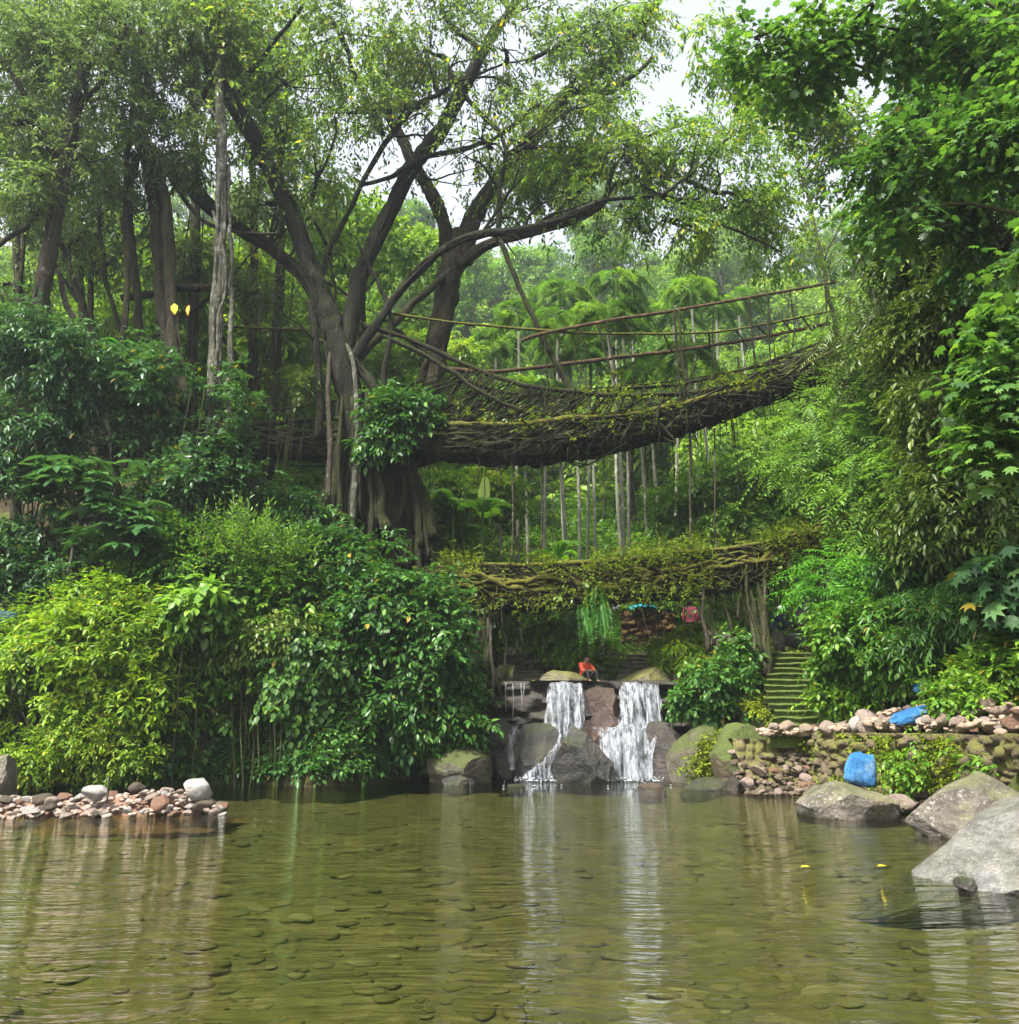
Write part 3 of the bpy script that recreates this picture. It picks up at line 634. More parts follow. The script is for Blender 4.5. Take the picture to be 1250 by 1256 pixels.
# ------------------------------------------------------------------ lower root bridge
rng = np.random.default_rng(22)
lb = empty('root_bridge', P(530, 745, 25.5), 'lower living root bridge, thick and furred with yellow moss, close above the waterfall', 'bridge', 'two living root bridges, one above the other')
axis2 = [(455, 690, 26.4), (520, 712, 25.9), (580, 722, 25.6), (650, 722, 25.5), (730, 718, 25.5), (800, 711, 25.4), (860, 704, 25.3), (920, 694, 25.2), (975, 676, 25), (1040, 652, 24.8), (1090, 636, 24.6)]
ax2 = catmull(np.array([P(*a) for a in axis2]), 120)
thick = np.interp(np.arange(120), [0, 12, 70, 95, 119], [.75, .62, .52, .36, .3])
dk = MB(); deck_strands(dk, ax2, 150, .8, .5, [.025, .035, .055, .08], 71); dk.tube(ax2+np.array((0, 0, -.1)), thick*.9, 10, bump=.5, bf=2, wob=.1)
child(dk, 'deck', BK['rootmoss'], lb)
for q, r in (([(500, 672, 26), (540, 690, 25.3), (600, 693, 24.9), (700, 691, 24.7), (770, 685, 24.7), (850, 677, 24.6), (930, 667, 24.5), (990, 652, 24.3), (1050, 632, 24)], 5), ([(500, 690, 27), (560, 694, 26.6), (660, 694, 26.5), (760, 690, 26.4), (860, 682, 26.3), (960, 664, 26), (1040, 642, 25.6)], 5),
             ([(830, 712, 24.7), (880, 700, 24.6), (930, 690, 24.5), (990, 668, 24.3), (1050, 650, 24)], 4)):
    m = MB(); rail(m, q, r, seed=int(r*7)); child(m, 'rail_root', BK['rootmoss'], lb)
m = MB(); E2 = catmull(np.array([P(*a) for a in [(540, 690, 25.3), (600, 693, 24.9), (700, 691, 24.7), (770, 685, 24.7), (850, 677, 24.6), (930, 667, 24.5), (1010, 648, 24.2)]]), 200)
lo2 = catmull(np.array([P(a, b+26, c-.75) for a, b, c in axis2[2:10]]), 200)
for k in range(420):
    i = int(rng.integers(0, 199)); j = int(np.clip(i+rng.normal()*5, 0, 199)); a = E2[i]; b = lo2[j]+np.array((0, rng.uniform(-.1, .25), rng.uniform(-.1, .5)))
    if rng.random() < .3: a = lo2[i]+np.array((0, 0, rng.uniform(-.05, .9))); b = lo2[min(199, i+int(rng.integers(5, 25)))]+np.array((0, 0, rng.uniform(-.05, .9)))
    m.tube([a, (a+b)/2+rng.normal(size=3)*.1, b], rng.choice([.012, .02, .032, .045]), 5, n=8, bump=.3, wob=.12, seed=k)
child(m, 'side_weave', BK['root'], lb)
mo = MB(); tufts(rng, [ax2[8:], E2, E2, lo2+np.array((0, 0, .35))], 7200, mo, (.42, .25), .065, .042); child(mo, 'moss', LM['moss'], lb)
mo = MB(); tufts(rng, [ax2[8:], lo2+np.array((0, -.1, .3))], 240, mo, (.35, .3), .15, .1, 4, .7); child(mo, 'leaves', LM['olive'], lb)
for k in range(95):
    i = int(rng.integers(12, 104)); a = ax2[i]+np.array((0, rng.uniform(-.9, .4), -.35)); L = rng.choice([.3, .6, 1, 1.7], p=[.3, .35, .2, .15])
    if len([c for c in lb.children if c.name.startswith('hanging')]) > 92: break
    m = MB(); m.tube([a, a+(rng.normal()*.05, 0, -L*.5), a+(rng.normal()*.1, 0, -L)], [.025, .018, .008], 5, n=8, wob=.08, seed=k); child(m, 'hanging_root', BK['root'] if k % 3 else BK['brown'], lb)
fringe(lb, ax2, 10, 620, 9, 'rootmoss', (-.6, .35))
# root columns that carry it: left one stands on the rocks beside the falls, right ones lean over the stairs
def props_(pxs, mt, root, seed):
    rg = np.random.default_rng(seed)
    for k, (x0, y0, x1, y1, Y0, Y1, r) in enumerate(pxs):
        m = MB(); m.tube([P(x0, y0, Y0), P((x0+x1)/2+rg.normal()*4, (y0+y1)/2, (Y0+Y1)/2), P(x1, y1, Y1)], np.array([.9, 1, 1.25])*r*.018, 6, n=14, bump=.35, wob=.12, seed=k+seed)
        child(m, 'support_root', BK[mt if k % 3 else 'brown'], root)
props_([(592+rng.normal()*7, 725, 596+rng.normal()*8, 868+rng.uniform(-20, 20), 25, 24.3, rng.choice([1.2, 2, 2.6, 3.6])) for k in range(9)]+[(575, 730, 560, 850, 25.1, 24.4, 2.5), (612, 730, 622, 830, 25.2, 25, 2), (640, 735, 636, 800, 25.4, 25.4, 2), (660, 735, 668, 790, 25.5, 25.5, 1.5)], 'root', lb, 5)
props_([(866, 700, 868, 800, 24.6, 24.3, 3), (874, 705, 876, 790, 24.7, 24.4, 2.5), (890, 705, 898, 780, 24.7, 24.3, 2.2), (905, 690, 905, 760, 24.6, 24.4, 1.8), (912, 690, 935, 800, 24.5, 23.6, 3), (916, 700, 948, 815, 24.6, 23.5, 2.6), (938, 690, 940, 830, 24.6, 23.4, 3.2), (928, 700, 944, 842, 24.6, 23.2, 4), (934, 720, 946, 850, 24.5, 23.2, 4.2), (923, 740, 930, 850, 24.4, 23.3, 3.5),
        (966, 680, 966, 760, 24.8, 24.8, 1.2), (1003, 690, 1003, 815, 24.2, 23.4, 4.5), (1010, 690, 1010, 820, 24.2, 23.4, 3.5), (998, 700, 1000, 825, 24.3, 23.3, 3), (1000, 690, 986, 730, 24.3, 24.3, 1.6), (1004, 745, 985, 725, 23.9, 24, 1.6), (857, 700, 860, 760, 24.7, 24.6, 1.6), (880, 740, 850, 735, 24.6, 24.7, 1.2)], 'root', lb, 40)
# ------------------------------------------------------------------ trees of the left bank
rng = np.random.default_rng(31)
def tree(label, base, limbs, blobs, bark, leaf, n, group=None, thr=.42, cf=.6, nsub=6, r0=.06, name='tree', **k):
    t = empty(name, base, label, 'tree', group)
    tr = MB(); nd = [limb(tr, q, 12 if q[0][3] > 9 else 8, seed=int(rng.integers(99))) for q in limbs]
    b = [pxblob(*q) for q in blobs]
    if b: reach(rng, tr, np.vstack(nd), b, nsub, r0)
    child(tr, 'trunk', BK[bark], t)
    if b:
        tw = MB(); mb = crown_mesh(rng, b, n, thr, cf, twigs=tw, **k)
        child(mb, 'crown', LM[leaf], t); child(tw, 'twigs', BK['stem'], t)
    return t
tree('leaning pinkish brown tree at the far left with haze greyed crown', P(35, 520, 22), [[(28, 560, 22, 19), (38, 450, 22, 17), (50, 370, 22, 16), (62, 300, 22, 15), (76, 220, 22, 15), (92, 140, 22, 14), (106, 60, 21.8, 11), (118, -20, 21.6, 9)],
      [(78, 215, 22, 8), (50, 160, 21.5, 7), (20, 100, 21, 6), (-10, 60, 20.6, 5)], [(92, 140, 22, 6), (130, 90, 21.6, 5), (160, 30, 21.3, 4)], [(0, 300, 21.5, 6), (40, 270, 21.8, 5), (62, 240, 22, 5)], [(72, 330, 22, 5), (80, 370, 22.3, 6), (100, 410, 22.4, 7), (120, 470, 22.5, 8)]],
     [(60, 60, 21.5, 90, 60, 2), (20, 150, 21, 60, 60, 1.6), (120, 120, 21.6, 60, 60, 1.6), (150, 30, 21.4, 70, 50, 1.8), (30, 230, 21.3, 50, 40, 1.2), (110, 200, 22.4, 50, 40, 1.2), (-20, 50, 21, 60, 80, 2)], 'brown', 'misty', 4000, k=8, sl=.4, L=.17, W=.06, droop=.45)
tree('grey many stemmed fig tree with fused roots, between the leaning tree and slim pale trunk', P(205, 470, 24), [[(222, 520, 24, 19), (210, 440, 24, 17), (198, 340, 24, 16), (192, 260, 24, 15), (180, 195, 24, 16), (166, 130, 23.8, 10), (172, 60, 23.6, 9), (182, -20, 23.4, 7)],
      [(228, 500, 23.6, 13), (214, 420, 23.6, 12), (208, 330, 23.6, 12), (204, 250, 23.6, 11), (192, 190, 23.8, 9)], [(176, 440, 24.2, 9), (168, 350, 24.2, 9), (158, 260, 24.2, 9), (166, 190, 24.1, 9)],
      [(148, 660, 22.6, 7), (142, 560, 22.8, 7), (148, 450, 23, 7), (155, 340, 23.2, 7), (154, 230, 23.5, 6), (160, 150, 23.6, 5), (164, 60, 23.6, 4), (164, -20, 23.6, 4)],
      [(120, 440, 24.4, 8), (104, 385, 24.4, 7), (86, 330, 24.5, 6), (70, 270, 24.6, 6), (60, 200, 24.8, 5)], [(160, 440, 24.5, 6), (140, 380, 24.5, 5), (128, 330, 24.6, 5), (120, 250, 24.8, 4)],
      [(150, 366, 24.3, 8), (200, 358, 24.3, 9), (262, 352, 24, 8), (290, 350, 23.8, 4)], [(190, 190, 24, 5), (240, 262, 24, 4), (285, 283, 23.8, 4), (340, 287, 23.8, 2.5)]],
     [(190, 110, 23.6, 70, 60, 1.8), (230, 40, 23.4, 80, 60, 2), (140, 180, 23.8, 60, 45, 1.4), (230, 190, 23.4, 50, 40, 1.2), (90, 20, 23.2, 80, 50, 1.8), (100, 290, 24.6, 50, 50, 1.2), (170, 260, 24.8, 40, 40, 1)], 'fig2', 'misty', 3300, k=8, sl=.4, L=.18, W=.07, droop=.5)
tree('slim upright pale trunk wrapped in roots, left of the forked fig tree', P(262, 660, 23), [[(276, 700, 22.8, 22), (262, 640, 23, 17), (262, 540, 23, 15), (264, 430, 23, 14), (268, 340, 23, 12.5), (271, 240, 23, 11.5), (271, 150, 22.9, 11), (268, 90, 22.8, 8), (276, 0, 22.7, 6), (282, -30, 22.6, 5)],
      [(250, 660, 22.8, 5), (252, 560, 22.7, 5), (262, 470, 22.7, 4), (268, 400, 22.8, 3), (278, 330, 22.9, 3), (262, 260, 22.9, 3)], [(300, 690, 22.8, 6), (288, 600, 22.8, 5), (280, 500, 22.9, 6), (284, 400, 23, 6), (282, 300, 23.1, 5), (280, 200, 23, 4)],
      [(310, 700, 23, 6), (298, 620, 23, 5), (276, 560, 22.9, 5)], [(235, 690, 22.9, 5), (244, 620, 22.9, 4), (255, 560, 22.9, 4)]],
     [(290, 40, 22.8, 60, 50, 1.4), (240, 120, 22.8, 40, 40, 1.2)], 'pale', 'fig', 700, k=7, sl=.4, L=.2, W=.09, droop=.5)
# dark stems deeper in the left forest
for k, (x0, y0, x1, y1, Y, r) in enumerate(((20, 640, 15, 120, 26, 9), (115, 560, 60, 40, 27, 7), (330, 560, 345, 120, 29, 9), (310, 420, 300, 60, 30, 7), (235, 470, 232, -20, 28, 9))):
    tree(['straight dark trunk behind the leaning tree at the far left', 'thin slanting dark trunk crossing behind the leaning tree', 'thin dark trunk in shade behind the forked fig tree', 'far dim trunk seen beyond the slim pale trunk', 'straight dim trunk behind the grey fused fig tree'][k],
         P(x0, y0, Y), [[(x0, 640, Y, r*1.4), (x0, y0, Y, r*1.3), ((x0+x1)/2+6, (y0+y1)/2, Y, r), (x1, y1, Y, r*.6)]], [(x1, y1, Y, 80, 60, 2.2), (x1+40, y1+110, Y, 60, 45, 1.8)], 'fig2', 'misty' if k < 2 else 'figlit', 1500, k=7, sl=.5, L=.2, W=.09, droop=.5)

tree('crooked many branched dim tree in the haze behind the left trunks', P(130, 600, 27), [[(150, 640, 27, 8), (130, 480, 27, 7), (110, 360, 27, 6), (125, 250, 27, 5), (100, 140, 27, 3)], [(118, 400, 27, 5), (70, 330, 27, 4), (40, 270, 27, 3), (-10, 240, 27, 2)], [(112, 340, 27, 4), (170, 290, 27, 3.5), (215, 230, 27, 3), (240, 170, 27, 2)], [(130, 470, 27, 5), (180, 420, 27.2, 4), (240, 380, 27.4, 3), (320, 300, 27.6, 2)], [(100, 420, 27, 4), (40, 400, 26.8, 3), (0, 350, 26.6, 2)]],
     [(40, 250, 27, 60, 45, 1.6), (110, 300, 27.5, 60, 45, 1.6), (20, 350, 27, 50, 40, 1.4), (230, 320, 28, 55, 45, 1.4), (310, 260, 28, 45, 45, 1.4), (140, 220, 27, 60, 40, 1.4), (320, 360, 28, 40, 30, 1.2), (70, 400, 27, 50, 26, 1.2)], 'fig', 'misty', 3600, thr=.42, nsub=8, k=7, sl=.45, L=.18, W=.075, droop=.5)
# ------------------------------------------------------------------ shrubs
def shrub(label, blobs, leaf, n, cat='shrub', name='shrub', group=None, thr=.4, cf=.8, stems=True, seed=1, ground=None, **k):
    rg = np.random.default_rng(seed)
    b = [pxblob(*q) for q in blobs]
    c = np.array(b[0][:3]); z = float(H(c[0], c[1])) if ground is None else ground
    t = empty(name, (c[0], c[1], z), label, cat, group)
    mb = MB(); tw = MB()
    p, o, i = blob_pts(rg, b, n); kp = clump(p, cf, thr, seed)
    tint = k.pop('tint', .5)+.5*(noise(p, 1.3, 8+seed)-.5)
    sprays(rg, mb, p[kp], o[kp], tint=tint[kp], twig=tw, **k)
    child(mb, 'foliage', LM[leaf], t)
    if stems:
        for B in b:
            for q in range(5):
                u = unit(rg.normal(size=3)); e = np.array(B[:3])+u*np.array(B[3:6])*.8; s0 = np.array((c[0]*.4+B[0]*.6, c[1]*.5+B[1]*.5+.3, min(z, B[2]-B[5]*.5)))+rg.normal(size=3)*.12
                tw.tube([s0, (s0+e)/2+rg.normal(size=3)*.15, e], [.035, .022, .008], 5, n=8, wob=.1, seed=q)
    child(tw, 'stems', BK['stem'], t)
    return t
A = dict(k=7, sl=.32, L=.17, W=.07, droop=.3)
shrub('large sunlit yellow green shrub above the pale stone pile', [(90, 790, 20.4, 100, 70, 1.4), (175, 790, 20.6, 60, 60, 1.1), (60, 850, 20.0, 90, 60, 1.2), (130, 740, 20.8, 70, 32, .9), (150, 860, 20.3, 70, 50, 1)], 'bright', 6200, seed=2, thr=.36, **A)
shrub('low yellow green bush trailing to the water beside the stone pile', [(110, 910, 19.6, 55, 42, .8), (60, 925, 19.4, 50, 28, .7), (150, 930, 19.7, 40, 25, .6)], 'bright', 2400, seed=3, thr=.42, k=7, sl=.22, L=.1, W=.045, droop=.4)
shrub('green weedy bush between the yellow shrub and the leafy vines', [(205, 850, 21.1, 45, 60, .9), (222, 790, 21.4, 42, 40, .9), (200, 905, 20.9, 45, 30, .7)], 'mid', 2800, seed=4, thr=.4, **A)
shrub('tall mid green shrub on the bank, brown stems showing', [(310, 740, 22.2, 80, 75, 1.3), (270, 800, 21.9, 65, 60, 1.1), (360, 780, 22.2, 60, 70, 1.1), (300, 700, 22.5, 90, 35, 1.1)], 'mid', 5600, seed=5, thr=.44, k=7, sl=.32, L=.17, W=.085, droop=.35)
shrub('bright heart leaved vine hanging down the bank into shadow', [(355, 830, 21.4, 40, 45, .6), (340, 880, 21.2, 24, 48, .5), (385, 810, 21.5, 38, 40, .6), (395, 860, 21.5, 18, 30, .4), (250, 900, 21.6, 40, 34, .6)], 'near', 1500, cat='vine', name='vine', seed=6, thr=.38, stems=False, k=5, sl=.24, L=.17, W=.13, droop=.9)
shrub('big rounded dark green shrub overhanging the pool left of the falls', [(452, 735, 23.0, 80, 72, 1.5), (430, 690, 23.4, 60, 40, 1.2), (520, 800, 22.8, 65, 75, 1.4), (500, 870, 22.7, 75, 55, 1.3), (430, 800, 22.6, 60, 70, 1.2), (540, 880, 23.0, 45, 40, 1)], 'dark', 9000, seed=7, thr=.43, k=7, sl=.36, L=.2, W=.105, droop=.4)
shrub('dull grey green bush on top of the bank before the root pillar', [(375, 672, 23.2, 60, 26, 1.), (340, 650, 23.4, 40, 24, .9)], 'blue', 1500, seed=8, k=7, sl=.28, L=.15, W=.07, droop=.3)
shrub('pale leaved low bush under the slim pale trunk', [(225, 690, 21.8, 75, 40, 1.1), (180, 660, 21.9, 50, 40, 1), (255, 665, 22.2, 45, 30, .8)], 'mid', 3000, seed=9, tint=.35, k=6, sl=.28, L=.17, W=.09, droop=.3)
shrub('blue green bush round the foot of the slim pale trunk', [(225, 500, 22.4, 75, 55, 1.2), (265, 560, 22.5, 36, 40, .8), (185, 460, 22.6, 50, 40, 1), (240, 600, 22.3, 60, 36, 1)], 'blue', 3900, seed=10, thr=.45, k=6, sl=.32, L=.19, W=.1, droop=.3)
shrub('tall blue green bush at the far left edge under the leaning tree', [(45, 440, 21.6, 75, 60, 1.4), (20, 530, 21.4, 60, 60, 1.2), (90, 470, 21.8, 45, 50, 1)], 'blue', 4600, seed=11, thr=.42, k=8, sl=.4, L=.2, W=.07, droop=.55)
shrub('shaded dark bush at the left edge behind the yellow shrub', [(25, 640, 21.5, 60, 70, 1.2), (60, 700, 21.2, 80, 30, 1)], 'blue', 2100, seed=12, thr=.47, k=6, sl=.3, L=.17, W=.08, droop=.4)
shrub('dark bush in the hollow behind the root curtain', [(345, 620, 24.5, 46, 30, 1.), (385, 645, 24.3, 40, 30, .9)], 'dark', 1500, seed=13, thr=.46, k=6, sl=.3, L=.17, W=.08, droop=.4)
shrub('leafy clump growing out of the upper bridge beside its fig trunk', [(478, 515, 24.3, 34, 36, .5), (505, 500, 24.5, 34, 22, .5), (455, 545, 24.2, 20, 16, .4)], 'dark', 620, seed=14, ground=10.5, thr=.3, k=6, sl=.3, L=.24, W=.12, droop=.5)
shrub('narrow leaved bush above the deck left of the forked fig', [(345, 480, 25.2, 30, 20, .7), (368, 470, 25.4, 24, 20, .6)], 'olive', 420, seed=15, thr=.44, k=6, sl=.3, L=.16, W=.06, droop=.4)
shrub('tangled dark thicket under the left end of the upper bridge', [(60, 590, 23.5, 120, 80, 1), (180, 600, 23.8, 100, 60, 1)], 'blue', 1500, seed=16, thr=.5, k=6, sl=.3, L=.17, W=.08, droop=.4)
shrub('tangle of dead brown and olive leaves in the middle of the bank', [(345, 770, 21.3, 36, 30, .6), (300, 790, 21.3, 28, 24, .5)], 'olive', 700, seed=41, tint=1., thr=.4, k=5, sl=.25, L=.13, W=.07, droop=.7)
shrub('broad leaved weed poking out above the yellow green shrub', [(245, 735, 20.6, 30, 24, .5), (215, 760, 20.5, 18, 20, .4)], 'pinn', 300, seed=42, thr=.3, k=5, sl=.3, L=.3, W=.17, droop=.5)
shrub('pale green creeper over the lower face of the yellow green shrub', [(70, 880, 19.4, 55, 26, .5), (140, 830, 19.6, 34, 26, .5), (30, 820, 19.5, 30, 30, .5)], 'hill', 900, seed=43, thr=.42, k=5, sl=.2, L=.11, W=.08, droop=.6)
shrub('spray of long upright shoots on top of the tall mid green shrub', [(290, 672, 21.4, 70, 26, .8), (350, 690, 21.6, 50, 20, .7)], 'pinn', 420, seed=44, thr=.38, tint=.3, k=9, sl=.7, L=.14, W=.05, droop=-.5)
# umbrella leaved sapling
def sapling(label, px, py, Y, stem, blobs, n, leaf, L, W, kk=7, seed=1, name='sapling'):
    rg = np.random.default_rng(seed); t = empty(name, P(px, py, Y), label, 'sapling')
    mb = MB(); st = MB(); nd = limb(st, stem, 7)
    for B in blobs:
        b = [pxblob(*B)]; p, o, i = blob_pts(rg, b, n, .4); o[:, 2] = np.abs(o[:, 2])*.4
        sprays(rg, mb, p, o, k=kk, sl=.12, L=L, W=W, mode='palm', droop=.22, tint=.5, twig=st, tr=.01)
        for q in p[::2]: st.tube([nd[-2], (nd[-2]+q)/2+(0, 0, .1), q], [.02, .014, .008], 5, n=6)
    child(mb, 'foliage', LM[leaf], t); child(st, 'stem', BK['pale'], t)
sapling('sapling with umbrella whorls of broad leaves beside the dark hollow', 80, 705, 20.6, [(80, 712, 20.8, 4), (88, 680, 20.8, 3.5), (98, 640, 20.8, 3), (108, 610, 20.8, 2)], [(110, 595, 20.6, 65, 40, .9), (150, 640, 20.5, 50, 30, .7), (75, 580, 20.8, 35, 25, .6)], 30, 'blue', .48, .2, seed=3)
# strap leaved epiphyte on the slim root, sprays of long arching leaves
def straps(label, px, py, Y, n, L, W, leaf, seed, up=.5, root_r=0, name='strap_leaf_plant', cat='plant', spread=1., seg=8):
    rg = np.random.default_rng(seed); c = P(px, py, Y); mb = MB()
    for k in range(n):
        a = rg.uniform(0, 6.28); l = L*rg.uniform(.7, 1.15); s = np.linspace(0, 1, seg)
        h = np.array((math.cos(a), math.sin(a), 0)); u = up*rg.uniform(.6, 1.2)
        pts = c+h*(s*l*spread*.8)[:, None]+np.array((0, 0, 1.))*((u*s-(u*.9+.35)*s*s)*l)[:, None]
        w = W*np.sin(np.pi*np.clip(s*.93+.05, 0, 1))**.7; sd = np.array((-h[1], h[0], 0))
        V = np.stack([pts-sd*w[:, None]+(0, 0, .02), pts+(0, 0, -.01), pts+sd*w[:, None]+(0, 0, .02)], 1)
        mb.grid(V, tint=rg.random())
    o = mb.build(name, LM[leaf]); o.data.transform(Matrix.Translation(-Vector(c))); o.location = Vector(c)
    return prop(o, label, cat)
straps('epiphyte with arching strap leaves on the thin pale root', 150, 430, 22.7, 14, 1.25, .07, 'fern', 4, .7)
straps('strap leaved epiphyte high on the grey fused fig tree', 165, 175, 23.2, 16, 1.0, .06, 'bright', 5, .7)
# boulders and stones ---------------------------------------------------------
def ico(sub):
    import bmesh
    b = bmesh.new(); bmesh.ops.create_icosphere(b, subdivisions=sub, radius=1)
    v = np.array([q.co[:] for q in b.verts]); f = np.array([[q.index for q in fc.verts] for fc in b.faces]); b.free(); return v, f
ICO = {k: ico(k) for k in (3, 4, 5, 6)}
def rock_verts(seed, sub=4, facets=9, rough=.22, fine=.06, lo=.55):
    rg = np.random.default_rng(seed); v, f = ICO[sub]; v = v.copy()
    nn = unit(v); v = v+nn*(rough*1.3*fbm(v+seed*3.1, 1.3, 3, seed))[:, None]
    for k in range(facets):
        n = unit(rg.normal(size=3)); d = rg.uniform(lo, .92); x = v@n-d; v = v-np.maximum(x, 0)[:, None]*n*.97
    nn = unit(v); v = v+nn*(fine*fbm(v+seed, 4, 4, seed+3)-.5*fine*np.maximum(fbm(v+seed, 2.2, 3, seed+9), 0)**.5)[:, None]
    return v, f
def rock(name, label, c, d, seed, mat, cat='boulder', rot=(0, 0, 0), sub=5, group=None, taper=0, **k):
    v, f = rock_verts(seed, sub, **k)
    mid = (v.max(0)+v.min(0))/2; v = (v-mid)/((v.max(0)-v.min(0))/2)*np.array(d)
    if taper: v[:, 2] = (v[:, 2]+d[2])*(1-taper+taper*np.clip((v[:, 0]/d[0]+1)/1.25, 0, 1)**.9)-d[2]
    M_ = np.array(Matrix.Rotation(rot[2], 3, 'Z')@Matrix.Rotation(rot[1], 3, 'Y')@Matrix.Rotation(rot[0], 3, 'X'))
    mb = MB(); mb.add(v@M_.T, f.ravel(), np.full(len(f), 3), .5)
    o = mb.build(name, mat, smooth=False); o.location = Vector(c); return prop(o, label, cat, group)
def top_at(o, x, y, r=.15):
    co = np.array([v.co[:] for v in o.data.vertices])+np.array(o.location)
    return co[(np.abs(co[:, 0]-x) < r) & (np.abs(co[:, 1]-y) < r), 2].max()
def rockpx(label, x0, x1, y0, y1, Y, depth, seed, mat, sink=.25, **k):
    """boulder whose visible outline spans those pixels, its foot sunk a little"""
    s = S((x0+x1)/2, (y0+y1)/2, Y); h = (y1-y0)*s; w = (x1-x0)*s/2
    hh = h*(1+sink)/2; top = P((x0+x1)/2, y0, Y)
    return rock('boulder', label, (top[0], Y, top[2]-hh), (w, depth, hh), seed, mat, **k)
rockpx('dark pointed grey boulder standing in the pool between the falls', 674, 752, 890, 956, 23.2, .9, 13, RK['wetgrey'], facets=22, lo=.5, rough=.3)
rockpx('wet grey slanting boulder left of the first fall', 622, 690, 884, 960, 24.0, .7, 22, RK['wetgrey'], rough=.32, facets=20, lo=.56, rot=(0, .25, 0))
rockpx('small pale wet rock under the root column', 590, 630, 880, 925, 24.2, .5, 33, RK['wetgrey'], rough=.32, facets=20, lo=.56)
rockpx('low moss covered boulder at the foot of the dark shrub', 525, 604, 915, 962, 22.6, .9, 41, RK['moss'], facets=8, rough=.2)
rockpx('narrow black rock between the wet slanting boulder and pale rock', 606, 640, 895, 955, 24.1, .5, 44, RK['wet'], facets=10)
rockpx('red brown rock face showing between both falls', 712, 764, 842, 905, 24.7, .5, 51, RK['red'], rough=.35, facets=22, lo=.5)
rockpx('smaller red brown rock wedged below the lip', 722, 760, 870, 915, 24.4, .4, 55, RK['red'], rough=.35, facets=22, lo=.55)
rockpx('black wet boulder on the right side of the second fall', 782, 850, 882, 958, 23.7, .9, 61, RK['wet'], rough=.32, facets=20, lo=.56, rot=(0, -.2, 0))
rockpx('large mossy rock face right of the falls', 815, 900, 888, 962, 22.9, 1., 66, RK['moss'], facets=9, lo=.6)
rockpx('smooth rounded rock the second fall pours over', 733, 808, 886, 960, 24.3, .6, 69, RK['wetgrey'], facets=4, rough=.15)
rockpx('green mossed rock slope left of the stair foot', 866, 966, 886, 962, 21.2, 1.2, 67, RK['mossbright'], facets=10, rough=.3, lo=.6)
rockpx('long smooth tan boulder on the lip above the second fall', 752, 836, 818, 843, 25.7, .8, 71, RK['lip'], facets=5, rough=.12, sink=.6)
rockpx('low yellow mossed boulder on the lip above the first fall', 660, 722, 822, 842, 25.6, .7, 75, RK['lip'], facets=5, rough=.12, sink=.6)
rockpx('mossy rock beside the root column on the lip', 606, 640, 815, 842, 25.9, .5, 78, RK['moss'])
BROAD = rockpx('broad brown boulder in the pool under the blue bag', 975, 1106, 958, 1006, 14.6, .75, 81, RK['grey'], facets=24, rough=.3, lo=.62, sink=.5)
rockpx('wide grey peaked boulder in front of the mossy wall', 1108, 1275, 946, 1026, 12.2, .95, 87, RK['grey'], facets=22, rough=.3, lo=.56, sink=.35)
rockpx('big pale streaked boulder sloping into the pool at the right edge', 1030, 1480, 940, 1086, 8.9, 1.2, 92, RK['white'], facets=22, rough=.22, lo=.62, sink=.3, taper=.92, sub=6)
rockpx('small dark wet stone at the tip of the pale streaked boulder', 1168, 1196, 1076, 1089, 8.3, .12, 95, RK['wetgrey'], facets=8, sub=4)
rockpx('brown mossy overhanging rock beneath the hanging vines', 372, 440, 870, 962, 22.3, .9, 131, RK['moss'], facets=8, rough=.25)
rockpx('flat stone breaking the water below the pointed boulder', 612, 655, 962, 972, 21.5, .35, 99, RK['wetgrey'], sub=4, sink=1)
rockpx('flat pale stone in the pool by the mossy boulder', 542, 584, 950, 961, 22, .4, 101, RK['wetgrey'], sub=4, sink=1)
rockpx('brown stone awash below the second fall', 776, 818, 960, 974, 21, .4, 103, RK['red'], sub=4, sink=1)
rockpx('flat grey slab at the waterline under the green mound', 832, 892, 953, 968, 20.6, .5, 105, RK['wetgrey'], sub=4, sink=1)
rockpx('dark flat stone right of the grey slab', 890, 918, 952, 965, 20.2, .4, 107, RK['wet'], sub=4, sink=1)
rockpx('grey rock half hidden by weeds at the left edge of the bank', -25, 24, 925, 985, 17.2, .6, 109, RK['grey'], sub=4)
rockpx('rounded pale boulder at the head of the mossy stairs', 944, 962, 772, 795, 26.5, .4, 111, RK['grey'], sub=4)
rockpx('pale flat boulder behind the stair head', 960, 985, 776, 792, 27.2, .5, 113, RK['white'], sub=4)
rockpx('rounded grey boulder beside the pale pink figure', 976, 1000, 775, 796, 26.8, .4, 115, RK['grey'], sub=4)
rockpx('great dark boulder under the right end of the lower bridge', 968, 1002, 740, 782, 28.5, .8, 117, RK['wet'], sub=4, facets=4)
rockpx('rocky knoll crowned with yellow grass right of the falls', 806, 880, 795, 850, 26.3, .8, 119, RK['moss'], sub=5)
rockpx('pale ledge boulder under the pink figure', 822, 876, 789, 806, 28.6, .7, 121, RK['lip'], sub=4, sink=1.2)
